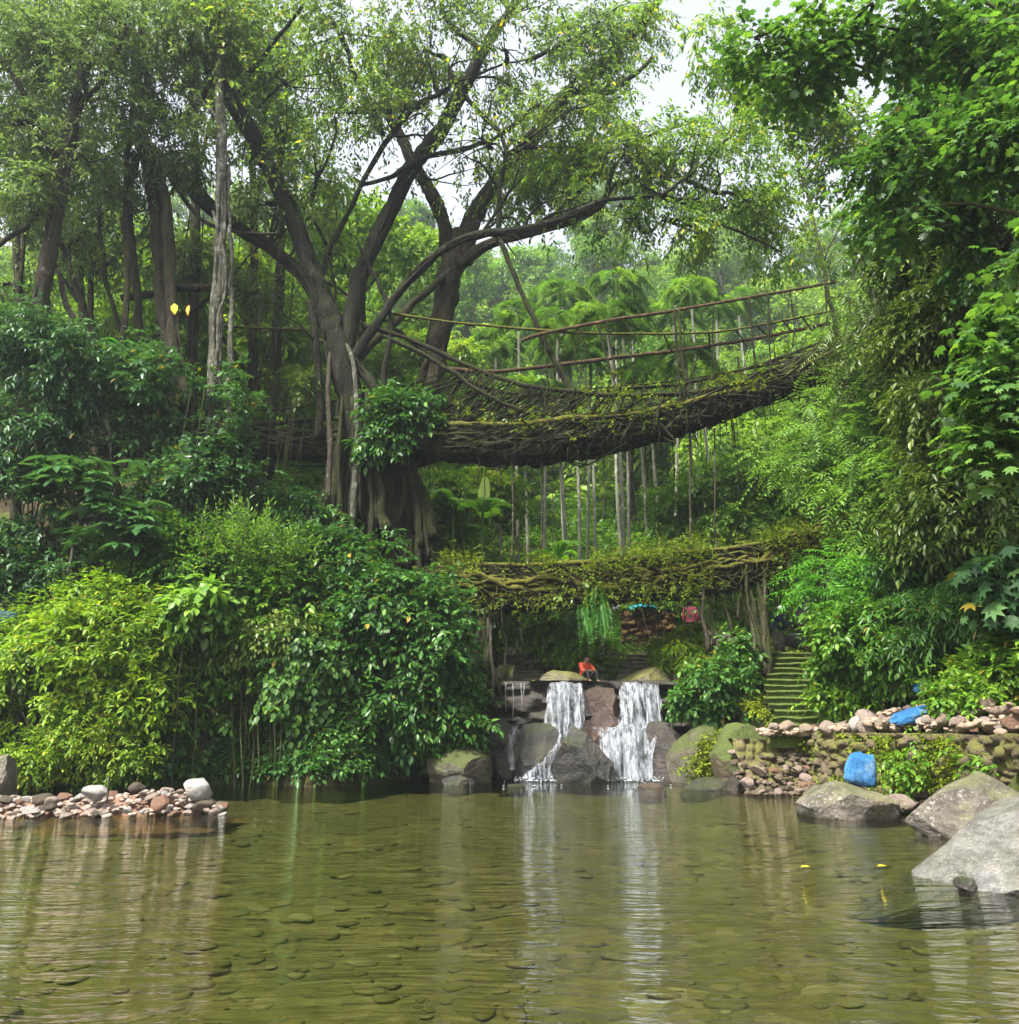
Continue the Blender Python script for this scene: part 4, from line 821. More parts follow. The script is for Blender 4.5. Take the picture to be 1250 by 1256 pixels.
# piles of stones, one object each; a few shapes shared
SHAPES = []
for k in range(9):
    v, f = rock_verts(200+k, 3, 9, .2, .05, .5); v = v/np.abs(v).max(0); SHAPES.append((v, f))
SM = {}
def stone(c, d, rot, mk, label, group, name='stone'):
    k = random.randrange(9)
    if (k, mk) not in SM:
        mb = MB(); mb.add(SHAPES[k][0], SHAPES[k][1].ravel(), np.full(len(SHAPES[k][1]), 3), .5); o = mb.build(name, RK[mk]); SM[(k, mk)] = o.data
    else:
        o = bpy.data.objects.new(name, SM[(k, mk)]); COL.objects.link(o)
    o.location = Vector(c); o.scale = d; o.rotation_euler = rot; return prop(o, label, 'stone', group)
rng = np.random.default_rng(41)
def pile(n, fn, mats, probs, smin, smax, label, group, pw=2.2, name='stone'):
    placed = []; tries = 0
    while len(placed) < n and tries < n*60:
        tries += 1
        s = smin+(smax-smin)*rng.random()**pw*(1-.4*len(placed)/n)
        c = fn(s)
        if c is None: continue
        c = np.array(c)
        if any(np.linalg.norm((c-q)*(1, 1, 1.3)) < (s+t)*.72 for q, t in placed): continue
        placed.append((c, s)); mk = rng.choice(mats, p=probs)
        stone(c, (s*rng.uniform(.9, 1.3), s*rng.uniform(.8, 1.1), s*rng.uniform(.6, .9)), (rng.uniform(-.4, .4), rng.uniform(-.4, .4), rng.uniform(0, 6.3)), mk, label[mk], group, name)
    return placed
# left spit of rubble: low ridge from the left edge to px 280 at Y ~ 15
def left_fn(s):
    px = rng.uniform(-60, 276); Yc = 14.9+.0022*px; Y = Yc+rng.uniform(-.75, .75)
    hgt = (.30+.12*math.exp(-((px-200)/50)**2))*max(0., 1-abs((Y-Yc)/.85)**1.6)*min(1, (285-px)/40)
    return P(px, 985, Y)[0], Y, hgt*rng.uniform(.55, 1.)-.02
pile(105, left_fn, ['s_white', 's_pink', 's_red', 's_brown'], [.42, .28, .15, .15], .07, .2,
     {'s_white': 'pale white stone in the rubble spit at the left waterline', 's_pink': 'pinkish stone in the rubble spit at the left waterline', 's_red': 'rust red stone in the rubble spit at the left waterline', 's_brown': 'dark brown stone in the rubble spit at the left waterline'}, 'stones of the rubble spit on the left')
def rubble(n, fn, mat, smin, smax):
    m = MB()
    for k in range(n):
        s_ = smin+(smax-smin)*rng.random()**2; c = fn(s_)
        if c is None: continue
        v, f = SHAPES[k % 9]; a = rng.uniform(0, 6.3)
        q = v*np.array((s_*1.1, s_, s_*.7)); q = np.c_[q[:, 0]*math.cos(a)-q[:, 1]*math.sin(a), q[:, 0]*math.sin(a)+q[:, 1]*math.cos(a), q[:, 2]]
        m.add(q+np.array(c)-(0, 0, s_*.3), f.ravel(), np.full(len(f), 3), rng.random())
    prop(m.build('rubble', mat), kind='stuff')
rubble(420, left_fn, RK['s_pink'], .04, .09)
for lab, px, py, Y, s, mk in (('largest pale block at the tip of the rubble spit', 243, 968, 15.2, .26, 's_white'), ('big cream block beside the stick on the rubble spit', 118, 972, 14.7, .21, 's_white'), ('round dark stone on top of the rubble spit', 168, 966, 15, .14, 's_brown')):
    stone(P(px, py, Y), (s*1.15, s, s*.75), (.2, .1, 1.), mk, lab, None)
v = MB(); gx = np.linspace(-11.5, -5, 60); gy = np.linspace(-1.1, 1.1, 20)
XX, YY = np.meshgrid(gx, gy, indexing='ij')
pxx = 625+XX/15*1000/1.03
ZZ = -.25+(.42+.1*np.exp(-((pxx-200)/50)**2))*np.clip(1-np.abs(YY/.95)**1.6, 0, 1)*np.clip((285-pxx)/50, 0, 1)+.05*fbm(np.stack([XX, YY, XX*0], -1), 4, 3, 3)
v.grid(np.stack([XX, YY+14.9+.0022*pxx, ZZ], -1)); prop(v.build('gravel', RK['s_red']), kind='stuff')
stk = MB(); stk.tube([P(131, 985, 14.6), P(133, 965, 14.6), P(133, 952, 14.6)], .017, 6, n=5); prop(stk.build('stick', BK['pale']), 'thin pale stick standing upright in the rubble spit', 'stick')
# loose rubble row on top of the right retaining wall
def right_fn(s):
    if rng.random() < .14: return rng.uniform(5.9, 7.5), rng.uniform(19.75, 20.1), 1.25+s*.4+.12*rng.random()
    Y = 12.5+8.*rng.random(); D = rng.uniform(-.05, 1.7); x = float(xwall(Y))+D
    hgt = (.12+.34*math.exp(-((D-.75)/.6)**2))*np.interp(Y, [12, 17, 18.4, 20.5], [1, .95, .5, .4])
    return x, Y, 1.32+hgt*1.35*rng.uniform(.3, 1.)
lab = {'s_tan': 'tan rubble stone heaped on top of the mossy right wall', 's_pink': 'pinkish rubble stone heaped on top of the mossy right wall', 's_red': 'rust red rubble stone heaped on top of the mossy right wall', 's_white': 'pale rubble stone heaped on top of the mossy right wall'}
pile(110, right_fn, ['s_tan', 's_pink', 's_red', 's_white'], [.4, .33, .2, .07], .1, .3, lab, 'rubble stones on the right wall', 1.4)
rubble(900, right_fn, RK['s_tan'], .04, .12)
# scattered stones at the wall foot by the waterline
def foot_fn(s):
    if rng.random() < .4:
        Y = rng.uniform(18.7, 20.1); return rng.uniform(5.2, 7.2), Y, .02+.95*max(0, Y-19.25)+s*.35
    Y = rng.uniform(14.6, 20.3); x = float(xwall(Y))-rng.uniform(.05, 1.6 if Y > 18.6 else 1.)
    if x < xshore(Y)-.3: return None
    return x, Y, .12+s*.3+.25*rng.random()*(1-min(1, abs(Y-17)/3))*max(0, 1-(float(xwall(Y))-x))
lab = {'s_tan': 'tan stone at the foot of the right wall by the waterline', 's_pink': 'pinkish stone at the foot of the right wall by the waterline', 's_brown': 'brown stone at the foot of the right wall by the waterline', 's_red': 'rust red stone at the foot of the right wall by the waterline'}
pile(62, foot_fn, ['s_tan', 's_pink', 's_brown', 's_red'], [.35, .25, .25, .15], .07, .24, lab, 'stones along the foot of the right wall', 1.8)
rubble(420, foot_fn, RK['s_brown'], .04, .1)
# stones littered over the terraces above the falls
def terr_fn(s):
    x = rng.uniform(-1.2, 8.5); Y = rng.uniform(25.6, 33); return x, Y, float(H(x, Y))+s*.3
lab = {'s_brown': 'brown stone strewn over the terraces behind the falls', 'terrace': 'dark mossy stone strewn over the terraces behind the falls', 's_white': 'pale stone strewn over the terraces behind the falls'}
pile(34, terr_fn, ['s_brown', 'terrace', 's_white'], [.3, .55, .15], .1, .32, lab, 'stones on the terraces behind the falls', 1.8)

rubble(500, terr_fn, RK['terrace'], .06, .2)
# submerged stones of the pool bed
rng = np.random.default_rng(42); m = MB()
sv, sf = ICO[3]; 
import bmesh as _b
v2 = [q for q in SHAPES]
b_ = _b.new(); _b.ops.create_icosphere(b_, subdivisions=2, radius=1); lv = np.array([q.co[:] for q in b_.verts]); lf = np.array([[q.index for q in fc.verts] for fc in b_.faces]); b_.free()
for k in range(4200):
    y = 2.5+16*rng.random()**1.7; x = rng.uniform(-.72, .72)*y+rng.normal()*.5
    if x > xshore(y)+.3 or x > 9: continue
    r = .025+.1*rng.random()**3.5; d = np.array((r*rng.uniform(.9, 1.7), r, r*.26)); a = rng.uniform(0, 3.14)
    q = lv*(1+.5*fbm(lv+k, 1.2, 2, k % 50))[:, None]*d; q = np.c_[q[:, 0]*math.cos(a)-q[:, 1]*math.sin(a), q[:, 0]*math.sin(a)+q[:, 1]*math.cos(a), q[:, 2]]
    m.add(q+(x, y, float(bedz(x, y))+r*.02), lf.ravel(), np.full(len(lf), 3), rng.random())
def mat_peb():
    b = NT('river_pebble'); a = b.n('Attribute', attribute_name='tint').outputs['Fac']; n = b.noise(b.coord(), 9, 4)
    c = b.ramp(a, [(0, (.085, .078, .042)), (.4, (.14, .125, .065)), (.75, (.2, .17, .1)), (.93, (.24, .22, .16)), (1, (.38, .36, .31))])
    c = b.mix(b.math('ADD', .42, b.math('MULTIPLY', n, .5)), c, (.1, .095, .045))
    return b.done(b.n('BsdfPrincipled', {'Base Color': c, 'Roughness': .85}).outputs[0])
prop(m.build('pebbles', mat_peb()), kind='stuff')

# ------------------------------------------------------------------ ledge and falls
rng = np.random.default_rng(43)
m = MB(); U = np.linspace(-1.6, 6.2, 150); Vv = np.linspace(-.6, 2.75, 70)
UU, VV = np.meshgrid(U, Vv, indexing='ij')
q = np.stack([UU, UU*0, VV], -1)
lay = noise(q*np.array((.5, 1, 3.2)), 1.3, 4); lay2 = noise(q*np.array((1.5, 1, 5)), 1.6, 9)
YY = 24.75+.55*(VV < 0)*0-.9*(lay-.5)-.45*(lay2-.5)-.35*(1-sstep(0, 1.6, VV))+.25*fbm(q, .6, 2, 2)
top = MB(); m.grid(np.stack([UU, YY, VV+.04*fbm(q, 3, 2, 6)], -1))
# flat top running back from the lip
B = np.stack([np.repeat(U[:, None], 10, 1), YY[:, -1:]+np.linspace(0, 3.2, 10)[None], 2.72+.12*fbm(np.stack([np.repeat(U[:, None], 10, 1), np.repeat(np.linspace(0, 3.2, 10)[None], 150, 0), np.zeros((150, 10))], -1), 1.1, 3, 4)*np.linspace(0, 1, 10)[None]], -1)
m.grid(B); prop(m.build('rock_ledge', RK['wet']), 'black layered rock ledge the two falls pour over', 'ledge')
def mat_fall():
    b = NT('white_water'); v = b.coord((6, 3, .7)); v2 = b.coord((17, 6, 2.2))
    n1 = b.noise(v, 1.6, 5, .65); n2 = b.noise(v2, 1.5, 4, .6)
    n3 = b.noise(b.coord((2.2, 1, 1.4)), 1.7, 4, .6)
    f = b.math('ADD', b.math('ADD', b.math('MULTIPLY', n1, .5), b.math('MULTIPLY', n2, .4)), b.math('MULTIPLY', n3, .3))
    a = b.ramp(f, [(.53, (.02, .02, .02)), (.82, (.92, .92, .92))])
    d = b.n('BsdfPrincipled', {'Base Color': (.42, .44, .48, 1), 'Roughness': .35, 'Normal': b.bump(f, .8, .06)})
    t = b.n('BsdfTranslucent', {'Color': (.8, .83, .88, 1)})
    w = b.n('MixShader', {0: .25, 1: d.outputs[0], 2: t.outputs[0]})
    tr = b.n('BsdfTransparent', {'Color': (.9, .93, .95, 1)})
    return b.done(b.n('MixShader', {0: a, 1: tr.outputs[0], 2: w.outputs[0]}).outputs[0])
WF = mat_fall()
def ribbon(mb, path, nu=26, seed=1, jag=.06):
    """path: (px_left, px_right, py, Y) down the stream"""
    L = np.array([P(a, c, Y) for a, b, c, Y in path]); Rr = np.array([P(b, c, Y) for a, b, c, Y in path])
    L = catmull(L, 40); Rr = catmull(Rr, 40); u = np.linspace(0, 1, nu)[:, None, None]
    V = L[None]*(1-u)+Rr[None]*u
    w = np.sin(np.pi*np.linspace(0, 1, nu))[:, None]
    n = noise(V*np.array((5, 0, .5)), 1.4, seed)
    V[..., 1] += -.12*w-jag*2*(n-.5)*1.5; V[..., 0] += .13*fbm(V, 1.6, 3, seed)+.1*fbm(V, 5, 2, seed+4)*np.abs(np.linspace(-1, 1, nu))[:, None]**2
    mb.grid(V)
def strands(mb, path, n, seed):
    rg = np.random.default_rng(seed)
    L = catmull(np.array([P(a, c, Y) for a, b, c, Y in path]), 40); Rr = catmull(np.array([P(b, c, Y) for a, b, c, Y in path]), 40)
    for k in range(n):
        u = rg.random(); i0 = int(rg.integers(0, 26)); i1 = min(40, i0+int(rg.integers(8, 24)))
        p = (L*(1-u)+Rr*u)[i0:i1]+np.array((0, -.12-rg.random()*.12, 0)); mb.tube(p, np.linspace(.003, .009, len(p))*rg.uniform(.6, 1.5), 5, wob=.05, seed=k)
b = NT('foam_strand'); FO = b.done(b.n('BsdfPrincipled', {'Base Color': (.42, .44, .48, 1), 'Roughness': .4}).outputs[0])
for lab_, main, side in (('left white waterfall sliding down over slanting grey rock', [(672, 714, 836, 24.9), (670, 716, 842, 24.5), (668, 716, 866, 24.25), (666, 716, 892, 24.1), (670, 700, 905, 23.9), (660, 684, 930, 23.55), (640, 676, 955, 23.3)], [(628, 636, 890, 24), (622, 632, 910, 23.8), (620, 630, 930, 23.6), (622, 632, 944, 23.5)]),
                         ('right white waterfall fanning out over a rounded rock', [(764, 806, 836, 24.9), (762, 808, 842, 24.5), (761, 812, 866, 24.2), (758, 814, 888, 24), (742, 808, 898, 23.7), (736, 804, 918, 23.5), (744, 802, 938, 23.35), (758, 804, 956, 23.25)], [(726, 770, 892, 23.9), (734, 760, 900, 23.7), (740, 756, 914, 23.5), (746, 760, 925, 23.45)])):
    r = empty('waterfall', P(main[0][0], 955, 23.5), lab_, 'waterfall')
    mb = MB(); ribbon(mb, main, 34, 3, .07); ribbon(mb, [(a+3, b_-3, c, Y-.1) for a, b_, c, Y in main], 26, 8, .1); ribbon(mb, side, 10, 5, .05); child(mb, 'stream', WF, r)
    mb = MB(); strands(mb, main, 3, 4)
    rg = np.random.default_rng(5)
    for k in range(6):   # foam patches drifting out on the pool
        px = rg.uniform(main[-1][0]-26, main[-1][1]+26); q = P(px, 955, 23.1); q[1] = 23.2-abs(rg.normal())*1.1; q[2] = .006; r_ = rg.uniform(.006, .022)
        mb.add(lv*np.array((r_*rg.uniform(1.2, 3.5), r_, .006))+q, lf.ravel(), np.full(len(lf), 3), .5)
    for k in range(160):   # splash where it meets the pool
        px = rg.uniform(main[-1][0]-8, main[-1][1]+10); p = P(px, 955, main[-1][3]-.1+rg.normal()*.12); p[2] = .01+.12*rg.random()**2; r_ = .006+.016*rg.random()**2
        mb.add(lv*r_*(1.6, 1, .7)+p, lf.ravel(), np.full(len(lf), 3), .5)
    child(mb, 'foam', FO, r)
mb = MB()
for k in range(4):
    px = rng.uniform(604, 664); p0 = P(px, 838, 24.35); l = rng.uniform(.3, 2.); mb.tube([p0, p0+(rng.normal()*.03, -.1, -l*.5), p0+(rng.normal()*.05, -.15, -l)], .005, 4, n=6, wob=.04, seed=k)
prop(mb.build('water_trickles', FO), 'thin trickles dripping down the dark ledge left of the falls', 'trickle')

# ------------------------------------------------------------------ stairs
def stairs(label, x0, x1, y0, z0, dx, dy, dz, n, mat, jit=.03):
    t = empty('stone_stairs', ((x0+x1)/2, y0, z0), label, 'stairs'); rg = np.random.default_rng(n)
    for k in range(n):
        m = MB(); w = (x1-x0)+.1*rg.normal(); nx = 16
        cx = (x0+x1)/2+dx*k; a = np.linspace(-w/2, w/2, nx)
        prof = np.array([(.06, -dz-.2), (.05, -dz), (.035, -.07), (-.015, -.05), (-.015, -.015), (.03, 0), (dy*.5, .0), (dy+.16, -.01)])
        V = np.zeros((nx, len(prof), 3)); V[..., 0] = cx+a[:, None]; V[..., 1] = y0+dy*k+prof[None, :, 0]; V[..., 2] = z0+dz*(k+1)+prof[None, :, 1]
        V[..., 1:] += (jit*2*fbm(V, 2.5, 3, k)[..., None]*np.array((1.2, .8)))
        m.grid(V[::-1]); child(m, 'step', mat, t)
    return t
stairs('mossy stone stairs climbing between the green slope and root struts', 6.2, 8.0, 20.0, 1.15, .1, .35, .172, 14, RK['step'])
stairs('narrow stone stairs rising right behind the tan lip boulder', 3.2, 4.5, 26.6, 2.6, .14, .35, .16, 8, RK['terrace'])
stairs('broad low stone stairs behind the left end of the ledge', .0, 1.6, 26.0, 2.6, -.06, .4, .15, 5, RK['terrace'])
# terrace walls under the lower bridge
def cells(u, v, size, seed):
    """irregular stones: joint distance and a number per stone"""
    a = u/size; c = v/size*1.5; a = a+.5*np.floor(c) % 1; i0 = np.floor(a).astype(int); j0 = np.floor(c).astype(int)
    f1 = np.full(a.shape, 9.); f2 = f1.copy(); idn = np.zeros(a.shape)
    for di in (-1, 0, 1):
        for dj in (-1, 0, 1):
            i = i0+di+500; j = j0+dj+500; h1 = hash3(i, j, i*0+1, seed); h2 = hash3(i, j, i*0+2, seed)
            d = np.hypot((i-500+.15+.7*h1-a), (j-500+.15+.7*h2-c)); n = d < f1
            f2 = np.where(n, f1, np.minimum(f2, d)); idn = np.where(n, hash3(i, j, i*0+3, seed), idn); f1 = np.where(n, d, f1)
    return np.clip((f2-f1)*2.2, 0, 1), idn
def dry_wall(label, x0, x1, y, z0, z1, mat, seed, name='stone_wall', dy=0., size=.3, lean=0.):
    m = MB(); nx = max(12, int((x1-x0)/.03)); nz = max(6, int((z1-z0)/.03))
    UU, VV = np.meshgrid(np.linspace(x0, x1, nx), np.linspace(z0-.5, z1, nz), indexing='ij')
    q = np.stack([UU, UU*0+seed, VV], -1); jt, idn = cells(UU, VV, size, seed)
    YY = y+dy*(UU-x0)-.16*jt**.5*(.4+idn)-.12*idn-.05*fbm(q, 6, 3, seed)+lean*(VV-z0)/(z1-z0)-lean*.5*fbm(q, .9, 2, seed+1); m.grid(np.stack([UU, YY, VV+.15*fbm(q, .8, 2, seed)*(VV > z1-.3)], -1))
    back = np.stack([UU[:, -1:]+np.zeros((1, 5)), YY[:, -1:]+np.linspace(0, 1.2, 5)[None], (VV+.15*fbm(q, .8, 2, seed)*(VV > z1-.3))[:, -1:]+np.linspace(0, -.05, 5)[None]], -1); m.grid(back)
    return prop(m.build(name, mat), label, 'wall')
dry_wall('dark dry stone terrace wall left of the seated red figure', -1.6, 2.3, 27.8, 2.6, 4.0, RK['terrace'], 3)
dry_wall('upper dark terrace wall under the lower bridge', -2.0, 3.4, 29.6, 3.8, 5.0, RK['terrace'], 5)
dry_wall('orange brown earth wall under the turquoise sheet', 4.1, 6.1, 30.2, 3.6, 5.6, RK['orange'], 7)
dry_wall('rubble terrace wall beside the pink figure', 5.9, 8.3, 30.0, 3.6, 4.7, RK['terrace'], 9)
dry_wall('tumbled mossy stone bank under the foot of the stairs', 5.3, 7.5, 19.6, -.1, 1.12, RK['wall'], 13, size=.26, lean=.75)
# right retaining wall follows the bank
m = MB(); yy = np.linspace(11.2, 20.6, 420); zz = np.linspace(-.4, 1.34, 64)
YYw, ZZw = np.meshgrid(yy, zz, indexing='ij'); q = np.stack([YYw*0, YYw, ZZw], -1)
XXw = xwall(YYw)+.02-.14*cells(YYw, ZZw, .3, 3)[0]**.5*(.4+cells(YYw, ZZw, .3, 3)[1])-.1*cells(YYw, ZZw, .3, 3)[1]-.06*fbm(q, 6, 3, 4)-.05+.18*(ZZw-.4)*.5+.12*fbm(q, .5, 2, 1)
m.grid(np.stack([XXw, YYw, ZZw+.06*fbm(q, 1.2, 2, 5)], -1)[::-1])
tp = np.stack([XXw[:, -1:]+np.linspace(0, 1., 6)[None], np.repeat(yy[:, None], 6, 1), (ZZw+.06*fbm(q, 1.2, 2, 5))[:, -1:]+np.zeros((1, 6))-np.linspace(0, .12, 6)[None]], -1); m.grid(tp)
prop(m.build('stone_wall', RK['wall']), 'low mossy retaining wall above the waterline on the right', 'wall')
# ------------------------------------------------------------------ woven bags and sheets
def mat_bag():
    b = NT('blue_woven_plastic'); v = b.coord()
    w1 = b.n('TexWave', {'Vector': v, 'Scale': 40., 'Distortion': .5}).outputs[0]; n = b.noise(v, 5, 5)
    c = b.mix(n, (.015, .13, .4), (.05, .26, .55)); c = b.mix(b.math('MULTIPLY', w1, .2), c, (.2, .4, .6))
    c = b.mix(b.ramp(b.noise(v, 2.2, 3), [(.55, (0, 0, 0)), (.7, (.7, .7, .7))]), c, (.3, .45, .58))
    return b.done(b.n('BsdfPrincipled', {'Base Color': c, 'Roughness': .38, 'Specular IOR Level': .5, 'Normal': b.bump(b.math('ADD', b.noise(b.coord((1, 1, .5)), 7, 6, .7), b.math('MULTIPLY', w1, .1)), 1., .12)}).outputs[0])
BAG = mat_bag()
def bag(label, c, d, rot, seed, pinch=.35, name='woven_bag', sub=5):
    v, f = ICO[sub]; v = v.copy()
    v = np.sign(v)*np.abs(v)**.55                      # pillow shape
    v[:, 0] *= 1-.12*v[:, 2]; 
    t = np.clip((v[:, 2]-.55)/.45, 0, 1); v[:, 1] *= 1-(1-.2)*t**1.5*pinch*2; v[:, 0] *= 1+.1*t
    v = v+unit(v)*(.16*fbm(v+seed, 1.7, 3, seed)+.16*np.abs(fbm(v*np.array((1, 1, .45))+seed, 3.4, 3, seed+2)))[:, None]
    v[:, 2] += .06*t*np.sin(v[:, 0]*7+seed)
    v = v*np.array(d); M_ = np.array(Matrix.Rotation(rot[2], 3, 'Z')@Matrix.Rotation(rot[1], 3, 'Y')@Matrix.Rotation(rot[0], 3, 'X'))
    mb = MB(); mb.add(v@M_.T, f.ravel(), np.full(len(f), 3), .5); o = mb.build(name, BAG); o.location = Vector(c); return prop(o, label, 'bag')
s = S(1055, 942, 14.9)
c = P(1056, 941, 14.6); c[2] = top_at(BROAD, c[0], c[1])+17*s
bag('upright blue woven bag standing on the broad brown boulder', c, (16.5*s, .17, 19*s), (-.12, .16, -.5), 3)
s = S(1125, 876, 15.8)
bag('flattened blue woven bag draped over the rubble on the right wall', P(1124, 876, 15.8), (30*s, .22, 6.5*s), (.2, -.26, .15), 8, pinch=.1)
s = S(1130, 840, 16.8)
bag('small crumpled blue bag lying on the green slope', P(1129, 842, 16.9), (6*s, .1, 9*s), (.2, .4, .3), 11, pinch=.2)
s = S(10, 755, 18.2)
c = P(5, 757, 21.1); bag('pale blue bag bundle at the left edge behind the yellow shrub', (c[0], c[1], max(c[2], float(H(c[0], c[1]))+.1)), (19*s, .25, 10*s), (.1, .1, .2), 15, pinch=.1)
v = P(788, 746, 29.9); m = MB()
UU, VV = np.meshgrid(np.linspace(-.5, .5, 24), np.linspace(-.35, .35, 18), indexing='ij'); q = np.stack([UU, VV, UU*0], -1)
zt = .12-.5*UU**2-.7*VV**2+.1*fbm(q, 5, 3, 3)
m.grid(np.stack([UU, VV, zt], -1)); m.grid(np.stack([UU, VV, zt-.025], -1)[::-1])
o = m.build('plastic_sheet', plain('turquoise_plastic', (.02, .32, .4), .35)); o.location = Vector(v); prop(o, 'crumpled turquoise sheet on top of the orange earth wall', 'sheet')
bg = bag('small white sack lying left of the turquoise sheet', P(752, 744, 29.9), (.22, .14, .13), (.2, 0, .4), 19); bg.data.materials[0] = plain('white_plastic', (.6, .6, .58), .5)

# ------------------------------------------------------------------ people (far off, 30 to 50 pixels tall)
SK = plain('brown_skin', (.22, .12, .075), .55, .4, .1); HR = plain('black_hair', (.012, .01, .009), .5)
def skin_mesh(name, verts, edges, rad, mats, sub=2, face_mat=None):
    me = bpy.data.meshes.new(name); me.from_pydata([Vector(v) for v in verts], edges, [])
    o = bpy.data.objects.new(name, me); COL.objects.link(o)
    o.modifiers.new('skin', 'SKIN')
    for i, r in enumerate(rad):
        d = me.skin_vertices[0].data[i]; r = r if isinstance(r, tuple) else (r, r); d.radius = r; d.use_root = (i == 0)
    o.modifiers.new('sub', 'SUBSURF').levels = sub
    dg = bpy.context.evaluated_depsgraph_get(); ev = o.evaluated_get(dg)
    m2 = bpy.data.meshes.new_from_object(ev); bpy.data.objects.remove(o); bpy.data.meshes.remove(me); m2.name = name
    m2.materials.clear()
    for m in mats: m2.materials.append(m)
    if face_mat:
        for p in m2.polygons: p.material_index = face_mat(p.center)
    for p in m2.polygons: p.use_smooth = True
    o = bpy.data.objects.new(name, m2); COL.objects.link(o); return o
def person(label, loc, rz, J, shirt, trouser, hat=None, long_hair=False):
    """J: joint positions in metres around the pelvis base"""
    t = empty('person', loc, label, 'person'); t.rotation_euler = (0, 0, rz)
    N = ['pel', 'wai', 'che', 'nec', 'hed', 'crn', 'shl', 'ell', 'wrl', 'hal', 'shr', 'elr', 'wrr', 'har', 'hil', 'knl', 'anl', 'tol', 'hir', 'knr', 'anr', 'tor']
    R_ = dict(pel=.13, wai=(.14, .1), che=(.16, .11), nec=.05, hed=.085, crn=.07, shl=.06, ell=.042, wrl=.03, hal=.036, shr=.06, elr=.042, wrr=.03, har=.036, hil=.095, knl=.06, anl=.04, tol=.035, hir=.095, knr=.06, anr=.04, tor=.035)
    E = [(0, 1), (1, 2), (2, 3), (3, 4), (4, 5), (2, 6), (6, 7), (7, 8), (8, 9), (2, 10), (10, 11), (11, 12), (12, 13), (0, 14), (14, 15), (15, 16), (16, 17), (0, 18), (18, 19), (19, 20), (20, 21)]
    V = [Vector(J[n]) for n in N]
    shin = min(J['knl'][2], J['pel'][2])
    leg_names = ('hil', 'knl', 'anl', 'hir', 'knr', 'anr')
    def fm(c):
        d = [((V[i]+(V[j]-V[i])*max(0, min(1, (c-V[i]).dot(V[j]-V[i])/(V[j]-V[i]).length_squared)))-c).length for i, j in E]
        i, j = E[d.index(min(d))]; nm = N[j]
        return 1 if nm in ('wai', 'hil', 'knl', 'anl', 'hir', 'knr', 'anr') else 0
    body = skin_mesh('body', V, E, [R_[n] for n in N], [SK, trouser], 2, fm); body.parent = t
    keep = ['wai', 'che', 'nec', 'shl', 'ell', 'wrl', 'shr', 'elr', 'wrr']; kv = [Vector(J[k]) for k in keep]
    kv[2] = kv[1]+(kv[2]-kv[1])*.72; pe = Vector(J['pel']); kv.append(pe+(kv[0]-pe)*.1)
    for a, b_ in ((4, 5), (7, 8)): kv[b_] = kv[a]+(kv[b_]-kv[a])*.7
    sh = skin_mesh('shirt', kv, [(0, 1), (1, 2), (1, 3), (3, 4), (4, 5), (1, 6), (6, 7), (7, 8), (0, 9)], [(.165, .125), (.185, .135), .07, .08, .06, .05, .08, .06, .05, (.17, .14)], [shirt], 2); sh.parent = t
    hd = Vector(J['hed']); cr = Vector(J['crn']); ax_ = (cr-hd).normalized()
    v, f = ICO[3]; hv = v*np.array((.094, .108, .112)); fwd = -1
    keepf = [tuple(a) for a in f if not (np.mean(v[list(a), 1]) < -.25 and np.mean(v[list(a), 2]) < .45) and np.mean(v[list(a), 2]) > (-.9 if long_hair else -.35)]
    mb = MB(); mb.add(hv+np.array(hd+ax_*.05)+(0, .012, 0), np.array(keepf).ravel(), np.full(len(keepf), 3), .5); h = mb.build('hair', HR); h.parent = t
    fc = MB()      # small face: eyes, nose, mouth
    c = np.array(hd+ax_*.03)
    for dx in (-.034, .034): fc.add(lv*(.013, .008, .008)+c+(dx, -.092, .02), lf.ravel(), np.full(len(lf), 3), .5, 0)
    fc.add(lv*(.014, .02, .02)+c+(0, -.1, -.012), lf.ravel(), np.full(len(lf), 3), .5, 1); fc.add(lv*(.026, .008, .007)+c+(0, -.088, -.05), lf.ravel(), np.full(len(lf), 3), .5, 2)
    for dx in (-.088, .088): fc.add(lv*(.012, .022, .03)+c+(dx, 0, 0), lf.ravel(), np.full(len(lf), 3), .5, 1)
    g = fc.build('face', [HR, SK, plain('lips', (.25, .09, .07))]); g.parent = t
    if hat is not None:
        mb = MB(); u = np.linspace(0, 6.283, 20); ringz = []
        for r_, z in ((.001, .125), (.07, .118), (.105, .07), (.112, .02), (.16, .012)): ringz.append(np.stack([np.cos(u)*r_, np.sin(u)*r_*1.1, u*0+z], -1))
        mb.grid(np.stack(ringz, 0)+np.array(hd+ax_*.05)); h2 = mb.build('sun_hat', hat); h2.parent = t
    for side, s_ in (('l', 1), ('r', -1)):
        w = Vector(J['ha'+side]); e = (w-Vector(J['wr'+side])).normalized(); mb = MB(); sd = e.cross(Vector((0, 0, 1.))); sd = sd.normalized() if sd.length > .1 else Vector((1, 0, 0))
        for q in range(4):
            a = np.array(w)+np.array(sd)*(q-1.5)*.017; L = (.06, .072, .068, .05)[q]; mb.tube([a, a+np.array(e)*L*.6, a+np.array(e)*L+(0, 0, -.015)], [.009, .008, .006], 6, n=6)
        a = np.array(w)-np.array(sd)*s_*.02-np.array(e)*.02; mb.tube([a, a-np.array(sd)*s_*.03+np.array(e)*.03, a-np.array(sd)*s_*.03+np.array(e)*.055], [.011, .01, .008], 6, n=6)
        g = mb.build('hand', SK); g.parent = body
    return t
